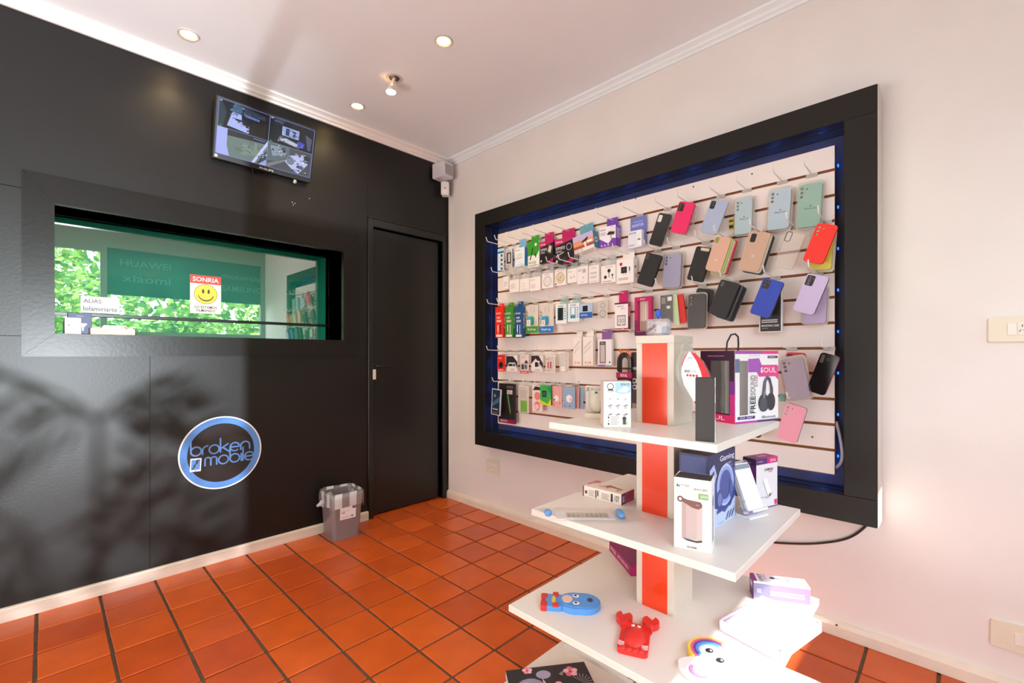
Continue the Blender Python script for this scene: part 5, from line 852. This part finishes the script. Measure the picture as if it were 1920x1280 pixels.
MB().tube([(-.04, .015, .05), (-.04, .05, .006)], .0025, 6).build('brace', ACR, t); MB().tube([(.04, .015, .05), (.04, .05, .006)], .0025, 6).build('brace', ACR, t)
MB().box(-.046, -.03, -.0188, -.0178, .001, .007).build('violet_tab', mat('#7a6ab8', .4), t, M=Mx)
A = Vector((2.470, -.728, Z2)); B = Vector((2.503, -.628, Z2)); rz = P2(A, B); n_ = Vector((-math.sin(rz), math.cos(rz), 0)); c = (A+B)/2+n_*.024
carton('stand_box', 'white and purple box picturing a slim holder, far right of the second shelf', 'box', c, rz, (B-A).length, .045, .156, '#e6e4e8',
   {'front': [('r', 0, .88, 1, 1, '#5a2a72'), ('r', .5, .88, 1, 1, '#c8247a'), ('t', .64, .91, .92, .965, 'SOUL', W_), ('lines', .06, .93, .3, .95, 1, '#c8b8d0'), ('t', .36, .74, .76, .79, 'ALUMINIUM', '#4a4048'), ('t', .56, .70, .74, .73, 'STAND', '#c84a7a'), ('p', [(.28, .56), (.46, .60), (.72, .26), (.54, .20)], '#f6f6f8'), ('p', [(.28, .56), (.30, .56), (.56, .20), (.54, .20)], '#8a868e'), ('p', [(.24, .22), (.54, .18), (.74, .26), (.72, .30), (.5, .24)], '#bcb8c0'), ('c', .62, .25, .05, '#6a666e'), ('r', .84, .04, .96, .14, '#d82a7a'), ('r', 0, 0, 1, .02, '#6a2a86')],
    'left': [('r', 0, 0, 1, 1, '#6a2178'), ('r', 0, .86, 1, 1, '#3a1a3c'), ('tv', .4, .36, .62, .56, 'SOUL', W_), ('lines', .1, .90, .6, .92, 1, '#c8a8c8')], 'top': [('r', 0, 0, 1, 1, '#b8227a'), ('r', 0, 0, .4, 1, '#6a2a72'), ('t', .35, .35, .75, .65, 'SOUL', W_)]})
carton('tripod_box', 'flat white and magenta tripod box lying left of the post on the second shelf', 'box', (2.075, -.939, Z2), rad(1), .146, .082, .035, '#efe3d6',
   {'front': [('r', 0, 0, .03, 1, '#8a1a4a'), ('r', .06, .3, .12, .6, '#4a3a36'), ('lines', .16, .15, .32, .75, 4, '#b8aaa2'), ('r', .34, .1, .37, .85, '#3a302c'), ('r', .39, .3, .42, .85, '#3a302c'), ('lines', .5, .15, .7, .75, 4, '#b8aaa2'), ('r', .74, .12, .79, .85, '#1f1a1a'), ('t', .84, .2, .96, .8, '10Y', '#4a403c')],
    'right': [('r', 0, 0, 1, 1, '#b01c5c'), ('r', 0, 0, .3, 1, '#4a1c5a'), ('r', .4, .3, .8, .7, '#8a3040'), ('tv', .08, .2, .22, .8, 'SOUL', W_)],
    'top': [('p', [(0, .3), (0, 1), (.2, 1), (.05, .3)], '#c81e5e'), ('tv', .04, .4, .10, .9, 'SOUL', W_), ('p', [(.35, .5), (.5, .75), (.88, .55), (.85, .45), (.55, .55)], '#7a6a58'), ('p', [(.3, .35), (.6, .6), (.62, .56), (.33, .30)], '#b8402c'), ('p', [(.45, .75), (.52, .3), (.55, .3), (.5, .76)], '#b8402c'), ('c', .82, .3, .04, '#c85a3a'), ('c', .24, .62, .03, '#9a8a78')]})
# plastic bag with card strip and blue ends
c = onZ(1096, 967, Z2); A, B = onZ(1036, 965, Z2), onZ(1139, 966, Z2); rz = P2(A, B)
t = thing('toy_strip_bag', 'clear plastic bag with a printed card strip and blue ends on the second shelf', 'bag', (c.x, c.y, Z2), rz)
mb = MB(); nx, ny = 14, 6; g_ = [[(-.165+.33*i/nx, -.06+.12*j/ny, .004+.010*math.sin(math.pi*j/ny)*math.sin(math.pi*i/nx)**.5+R_.uniform(-.002, .003)) for j in range(ny+1)] for i in range(nx+1)]
g_ = [[(x*(1+.04*math.sin(3*y*40)), y*(.75+.25*math.sin(math.pi*(i+2)/(nx+4))), max(z, .0035)) for (x, y, z) in col_] for i, col_ in enumerate(g_)]
for i in range(nx):
    for j in range(ny): mb.face([g_[i][j], g_[i+1][j], g_[i+1][j+1], g_[i][j+1]])
mb.build('bag', clear(body=.07, gloss=.2, rough=.15), t, smooth=True)
MB().box(-.085, .085, -.032, .032, .001, .003).build('card_strip', mat('#f0eeee', .5), t)
art(t, (-.055, -.02, .003), (1, 0, 0), (0, 1, 0), .125, .04, [('r', 0, 0, 1, 1, '#d6cbb8')]+[it for i in range(9) for it in (('c', .07+.107*i, .62, .040, ('#c88a7a', '#8fae8a', '#a9b8d0', '#d0c06a', '#b87a9a', '#7f9a5a', '#c8a05a', '#7aa0b8', '#b8b060')[i]), ('r', .03+.107*i, .1, .11+.107*i, .34, ('#a86a5a', '#6a9a5a', '#8a7ab0', '#c8b04a', '#9a5a6a', '#5f8a3a', '#5a8a8a', '#c87a4a', '#8a9a4a')[i]))], 'card_print')
for x in (-.108, .105):
    mb = MB(); mb.lathe([(.0005, -.022), (.012, -.018), (.015, 0), (.013, .014), (.0005, .02)], 12); mb.v = [(a*.8+x, c_*1.5*(1 if x > 0 else .6)+R_.uniform(-.001, .001), max(b*.55+.009, .001)) for a, b, c_ in mb.v]; mb.build('blue_end', mat('#5f9fe0', .35), t, smooth=True)
# shelf 3
A, B = Vector((2.108, -.847, Z3)), Vector((1.941, -.718, Z3)); d0 = (B-A).normalized(); rz = math.atan2(d0.y, d0.x)+math.pi; n_ = Vector((-math.sin(rz), math.cos(rz), 0)); c = (A+B)/2+n_*.06
carton('mouse_box', 'flat magenta box lettered MOUSE behind the post on the third shelf', 'box', c, rz, .211, .12, .034, '#b81c66',
   {'front': [('r', 0, 0, 1, 1, '#a01c60'), ('t', .06, .3, .34, .72, 'SOUL', W_), ('t', .42, .34, .88, .66, 'MOUSE PAD', '#f0d8e4')], 'right': [('r', 0, 0, 1, 1, '#c8247c'), ('r', .3, 0, 1, .6, '#3a2a4a')], 'top': [('r', 0, 0, 1, 1, '#8a1d62'), ('p', circ(.68, .6, .16, 18, .24), '#5a5560'), ('p', circ(.74, .5, .08, 14, .12), '#2a262c'), ('t', .1, .75, .3, .85, 'SOUL', W_)]})
def slab(mb, outl, z0, z1, mi=0, n=0): return mb.plate(outl, [], z0, z1, mi, axis='z')
# blue novelty case, plain rounded figure
A, B = onZ(1019, 1133, Z3), onZ(1119, 1139, Z3); rz = P2(A, B); c = (A+B)/2
t = thing('novelty_phone_case', 'blue and red rounded figure phone case lying on the third shelf', 'phone case', (c.x, c.y, Z3), rz, 'novelty cases on the third shelf'); L_ = (B-A).length
BLM = mat('#5a9be0', .45); head = [(.006+.055*math.cos(rad(a))*1.15, .045*math.sin(rad(a))*(1+.12*abs(math.sin(rad(2*a))))) for a in range(0, 360, 15)]
head = [(x+.022, y) for x, y in head]
mb = MB(); slab(mb, head, 0, .018); mb.build('head', BLM, t); mb = MB(); slab(mb, [(x*.9+.003, y*.88) for x, y in head], .018, .021); mb.build('head_top', BLM, t)
mb = MB(); slab(mb, rrect(-.075, -.034, -.02, .034, .010), 0, .016); mb.build('body', BLM, t)
for y in (-.022, .022): mb = MB(); slab(mb, rrect(-.088, y-.013, -.068, y+.013, .005), 0, .017); mb.build('red_boot', mat('#d2322e', .45), t)
for y in (-.030, .030): mb = MB(); slab(mb, rrect(-.052, y-.010, -.034, y+.008, .004), .016, .021); mb.build('red_glove', mat('#d2322e', .45), t)
mb = MB(); slab(mb, [(-.049+.006*math.cos(rad(a)), .034*math.sin(rad(a))*.6) for a in range(0, 360, 20)], .016, .018); mb.build('yellow_belt', mat('#e3c23c', .45), t)
mb = MB(); slab(mb, circ(-.008, 0, .016, 16, .019), .021, .0235); mb.build('muzzle', mat('#e8bfae', .45), t)
for y in (-.02, .02):
    mb = MB(); slab(mb, circ(.018, y, .010, 14, .008), .021, .0225); e_ = mb.build('eye', mat('#f2f2f2', .3), t); mb = MB(); slab(mb, circ(.017, y, .0045, 10), .0225, .0232); mb.build('pupil', mat('#1a1a22', .2), e_)
mb = MB(); slab(mb, circ(.06, .002, .009, 12, .012), .021, .0213); mb.build('camera_opening', mat('#23406e', .4), t)
# crab case
A, B = Vector((2.323, -1.222, Z3)), Vector((2.256, -1.068, Z3)); rz = P2(A, B)-math.pi/2; c = (A+B)/2
t = thing('novelty_phone_case', 'red crab phone case with raised claws lying on the third shelf', 'phone case', (c.x, c.y, Z3), rz, 'novelty cases on the third shelf'); CR = mat('#e0322a', .42)
mb = MB(); slab(mb, rrect(-.038, -.080, .038, .048, .012), 0, .012); mb.build('shell', CR, t)
mb = MB(); mb.lathe([(.0005, .016), (.014, .014), (.026, .008), (.030, 0)], 20, cap=False); mb.v = [(x, y*1.5-.018, z+.011) for x, y, z in mb.v]; mb.build('belly', CR, t, smooth=True)
for s in (-1, 1):
    cl = [(s*(.036+.023*math.cos(rad(a))), .066+.024*math.sin(rad(a))) for a in range(120, 421, 15)]+[(s*.040, .070)]
    mb = MB(); slab(mb, cl if s > 0 else cl[::-1], .002, .018); mb.build('claw', CR, t)
    mb = MB(); mb.tube([(s*.030, .030, .010), (s*.036, .046, .011)], [.014, .011], 8); mb.build('arm', CR, t, smooth=.8)
    mb = MB(); mb.lathe([(.0005, .005), (.004, .004), (.0055, 0)], 12); e_ = mb.build('eye', mat('#f4f2f0', .25), t, smooth=True, loc=(s*.008, .030, .0135)); MB().lathe([(.0024, 0), (.0005, .002)], 8).build('pupil', mat('#17141a', .2), e_, loc=(s*.001, .0, .0042))
    for i in range(3): mb = MB(); mb.tube([(s*.037, -.045-.007*i, .0125), (s*.028, -.049-.007*i, .0128), (s*.022, -.048-.007*i, .0125)], .0012, 4); mb.build('white_stripe', mat('#f2eceb', .4), t)
for i in range(4): MB().lathe([(.0005, .006), (.008, .004), (.010, 0)], 10).build('foot_bump', CR, t, smooth=True, loc=(-.024+.016*i, -.074, .0115))
# unicorn case
c = onZ(1335, 1248, Z3); rz = rad(-30)
t = thing('novelty_phone_case', 'white unicorn phone case with a rainbow mane lying at the front of the third shelf', 'phone case', (c.x+.005, c.y-.005, Z3), rz, 'novelty cases on the third shelf'); WH = mat('#f2eef2', .4)
hd_ = [(-.028+.042*math.cos(rad(a)), .022+.036*math.sin(rad(a))) for a in range(0, 360, 15)]
mb = MB(); slab(mb, hd_, 0, .016); mb.build('head', WH, t)
mb = MB(); slab(mb, rrect(-.035, -.085, .045, .0, .022), 0, .014); mb.build('body', WH, t)
for i, cl in enumerate(('#f0d23c', '#e85a9a', '#6a3aa8', '#4fa8e8')):
    r0, r1 = .050-.0065*i, .0565-.0065*i; q = [(-.030+r1*math.cos(rad(a)), .020+r1*math.sin(rad(a))) for a in range(110, 271, 10)]+[(-.030+r0*math.cos(rad(a)), .020+r0*math.sin(rad(a))) for a in range(270, 109, -10)]
    mb = MB(); slab(mb, q, .004, .0195); mb.build('mane_lock', mat(cl, .4), t)
mb = MB(); mb.lathe([(.008, 0), (.0005, .034)], 10); o = mb.build('horn', mat('#d8d0c8', .35), t, loc=(-.012, .058, .010)); o.rotation_euler = (rad(-90), 0, rad(-12))
for x in (-.036, .002):
    mb = MB(); slab(mb, circ(x, .018, .0085, 14, .010), .016, .0172); e_ = mb.build('eye', mat('#2a2a3c', .2), t); mb = MB(); slab(mb, circ(x+.002, .021, .003, 8), .0172, .0178); mb.build('glint', mat('#fff', .2), e_)
mb = MB(); slab(mb, [(.02+.026*math.cos(rad(a)), -.05+.026*math.sin(rad(a))) for a in range(200, 360, 12)]+[(.02+.020*math.cos(rad(a)), -.048+.020*math.sin(rad(a))) for a in range(350, 199, -12)], .014, .017); mb.build('tail_lock', mat('#c98ae0', .4), t)
# pale tray pack and holder box on the right of shelf 3
A, B, D_ = Vector((2.436, -.950, Z3)), Vector((2.600, -.985, Z3)), Vector((2.425, -.715, Z3)); rz = P2(A, B); d_ = .225; n_ = Vector((-math.sin(rz), math.cos(rz), 0)); c = (A+B)/2+n_*d_/2; w_ = .162
t = thing('tray_pack', 'large white tray pack with lilac edges in the sunlight on the third shelf', 'box', c, rz)
mb = MB(); mb.box(-w_/2, w_/2, -d_/2, d_/2, 0, .004).box(-w_/2, -w_/2+.003, -d_/2, d_/2, .004, .030).box(w_/2-.003, w_/2, -d_/2, d_/2, .004, .030).box(-w_/2, w_/2, -d_/2, -d_/2+.003, .004, .030).box(-w_/2, w_/2, d_/2-.003, d_/2, .004, .030); mb.build('tray', mat('#e6dcec', .4), t)
MB().box(-w_/2+.006, w_/2-.006, -d_/2+.006, d_/2-.006, .0045, .024, 0, .002).build('white_insert', mat('#f3f1f3', .4), t)
art(t, (-w_/2+.006, -d_/2+.006, .024), (1, 0, 0), (0, 1, 0), w_-.012, d_-.012, [('lines', .2, .5, .4, .56, 2, '#d8d4d8'), ('lines', .5, .38, .75, .46, 2, '#dcd8dc')], 'insert_print')
p = onZ(1440, 1100, Z3+.05); rz = P2(onZ(1398, 1090, .43), onZ(1490, 1105, .43))
carton('holder_box', 'white and purple box lettered SOPORTE lying behind the tray pack on the third shelf', 'box', (2.512, -.652, Z3), rad(28), .155, .055, .058, '#efedf2',
   {'top': [('r', 0, 0, .07, 1, '#9a2a8a'), ('tv', .12, .1, .20, .95, 'SOPORTE', '#3a2a3c'), ('tv', .22, .3, .26, .95, 'AUTO', '#c85a9a'), ('r', .34, .5, .42, .72, '#2a262c'), ('r', .42, .54, .62, .68, '#9aa4b0'), ('c', .66, .5, .03, '#8a8890')]+[('ring', .5+.09*i, .18, .018, .026, '#5a565c') for i in range(3)], 'front': [('r', 0, .1, 1, .9, '#c08ae0'), ('r', 0, .1, .3, .9, '#8a86a8'), ('t', .06, .4, .14, .62, 'SOUL', W_), ('lines', .3, .3, .9, .6, 2, '#f0e8f6')], 'left': [('r', 0, 0, 1, 1, '#6a2a7a'), ('r', .2, .5, .7, .8, '#e8d8ec')]})
# shelf 4
carton('laptop_box', 'flat grey-white box on the lowest shelf under the overhang', 'box', (2.042, -.845, Z4), rad(1), .272, .24, .016, '#ddd6d0', {'top': [('r', .93, 0, 1, .25, '#26221f')]}, fm={'front': '#cfc8c2'})
A, B, D_ = onZ(948, 1257, Z4+.022), onZ(1095, 1240, Z4+.022), onZ(1117, 1281, Z4+.022); rz = P2(A, B); w_ = (B-A).length; d_ = .19; n_ = Vector((-math.sin(rz), math.cos(rz), 0)); c = (A+B)/2-n_*d_/2
fl_ = [('r', 0, 0, 1, 1, '#2a262b'), ('p', circ(.25, .5, .18, 16, .25), '#8f8aa8'), ('p', circ(.2, .55, .09, 14, .12), '#c8c4d8'), ('p', circ(.12, .35, .1, 14, .15), '#a8a4c0'), ('p', circ(.44, .8, .09, 14, .10), '#a39cb8')]
def flower(u, v, s, cl):
    return [('p', circ(u+s*.62*math.cos(a), v+s*.85*math.sin(a), s*.46, 12, s*.62), cl if k % 2 else '#f0b8c8') for k, a in enumerate([2*math.pi*k/5+.3 for k in range(5)])]+[('p', circ(u, v, s*.30, 10, s*.42), '#c8345a'), ('p', circ(u+s*.2, v+s*.2, s*.12, 8, s*.16), '#f6d8c0')]
fl_ += flower(.78, .80, .085, '#e0708a')+flower(.26, .93, .06, '#e88aa0')+flower(.58, .45, .10, '#eaa8bc')+flower(.3, .12, .09, '#e07a94')
fl_ += [('p', [(.86, .5), (.86+.13*math.cos(a), .5+.2*math.sin(a)), (.86+.13*math.cos(a+.06), .5+.2*math.sin(a+.06))], '#b8b4b8') for a in [k*.35-.6 for k in range(9)]]+[('p', [(.62, .75), (.70, .83), (.66, .70)], '#8a8a82'), ('p', [(.40, .55), (.41, .7), (.44, .56)], '#b8b4b8')]
carton('floral_box', 'flat black box printed with pink flowers at the front of the lowest shelf', 'box', (c.x, c.y, Z4), rz, w_, d_, .022, '#2a262b', {'top': fl_}, fm={'left': '#e8e0e0'})
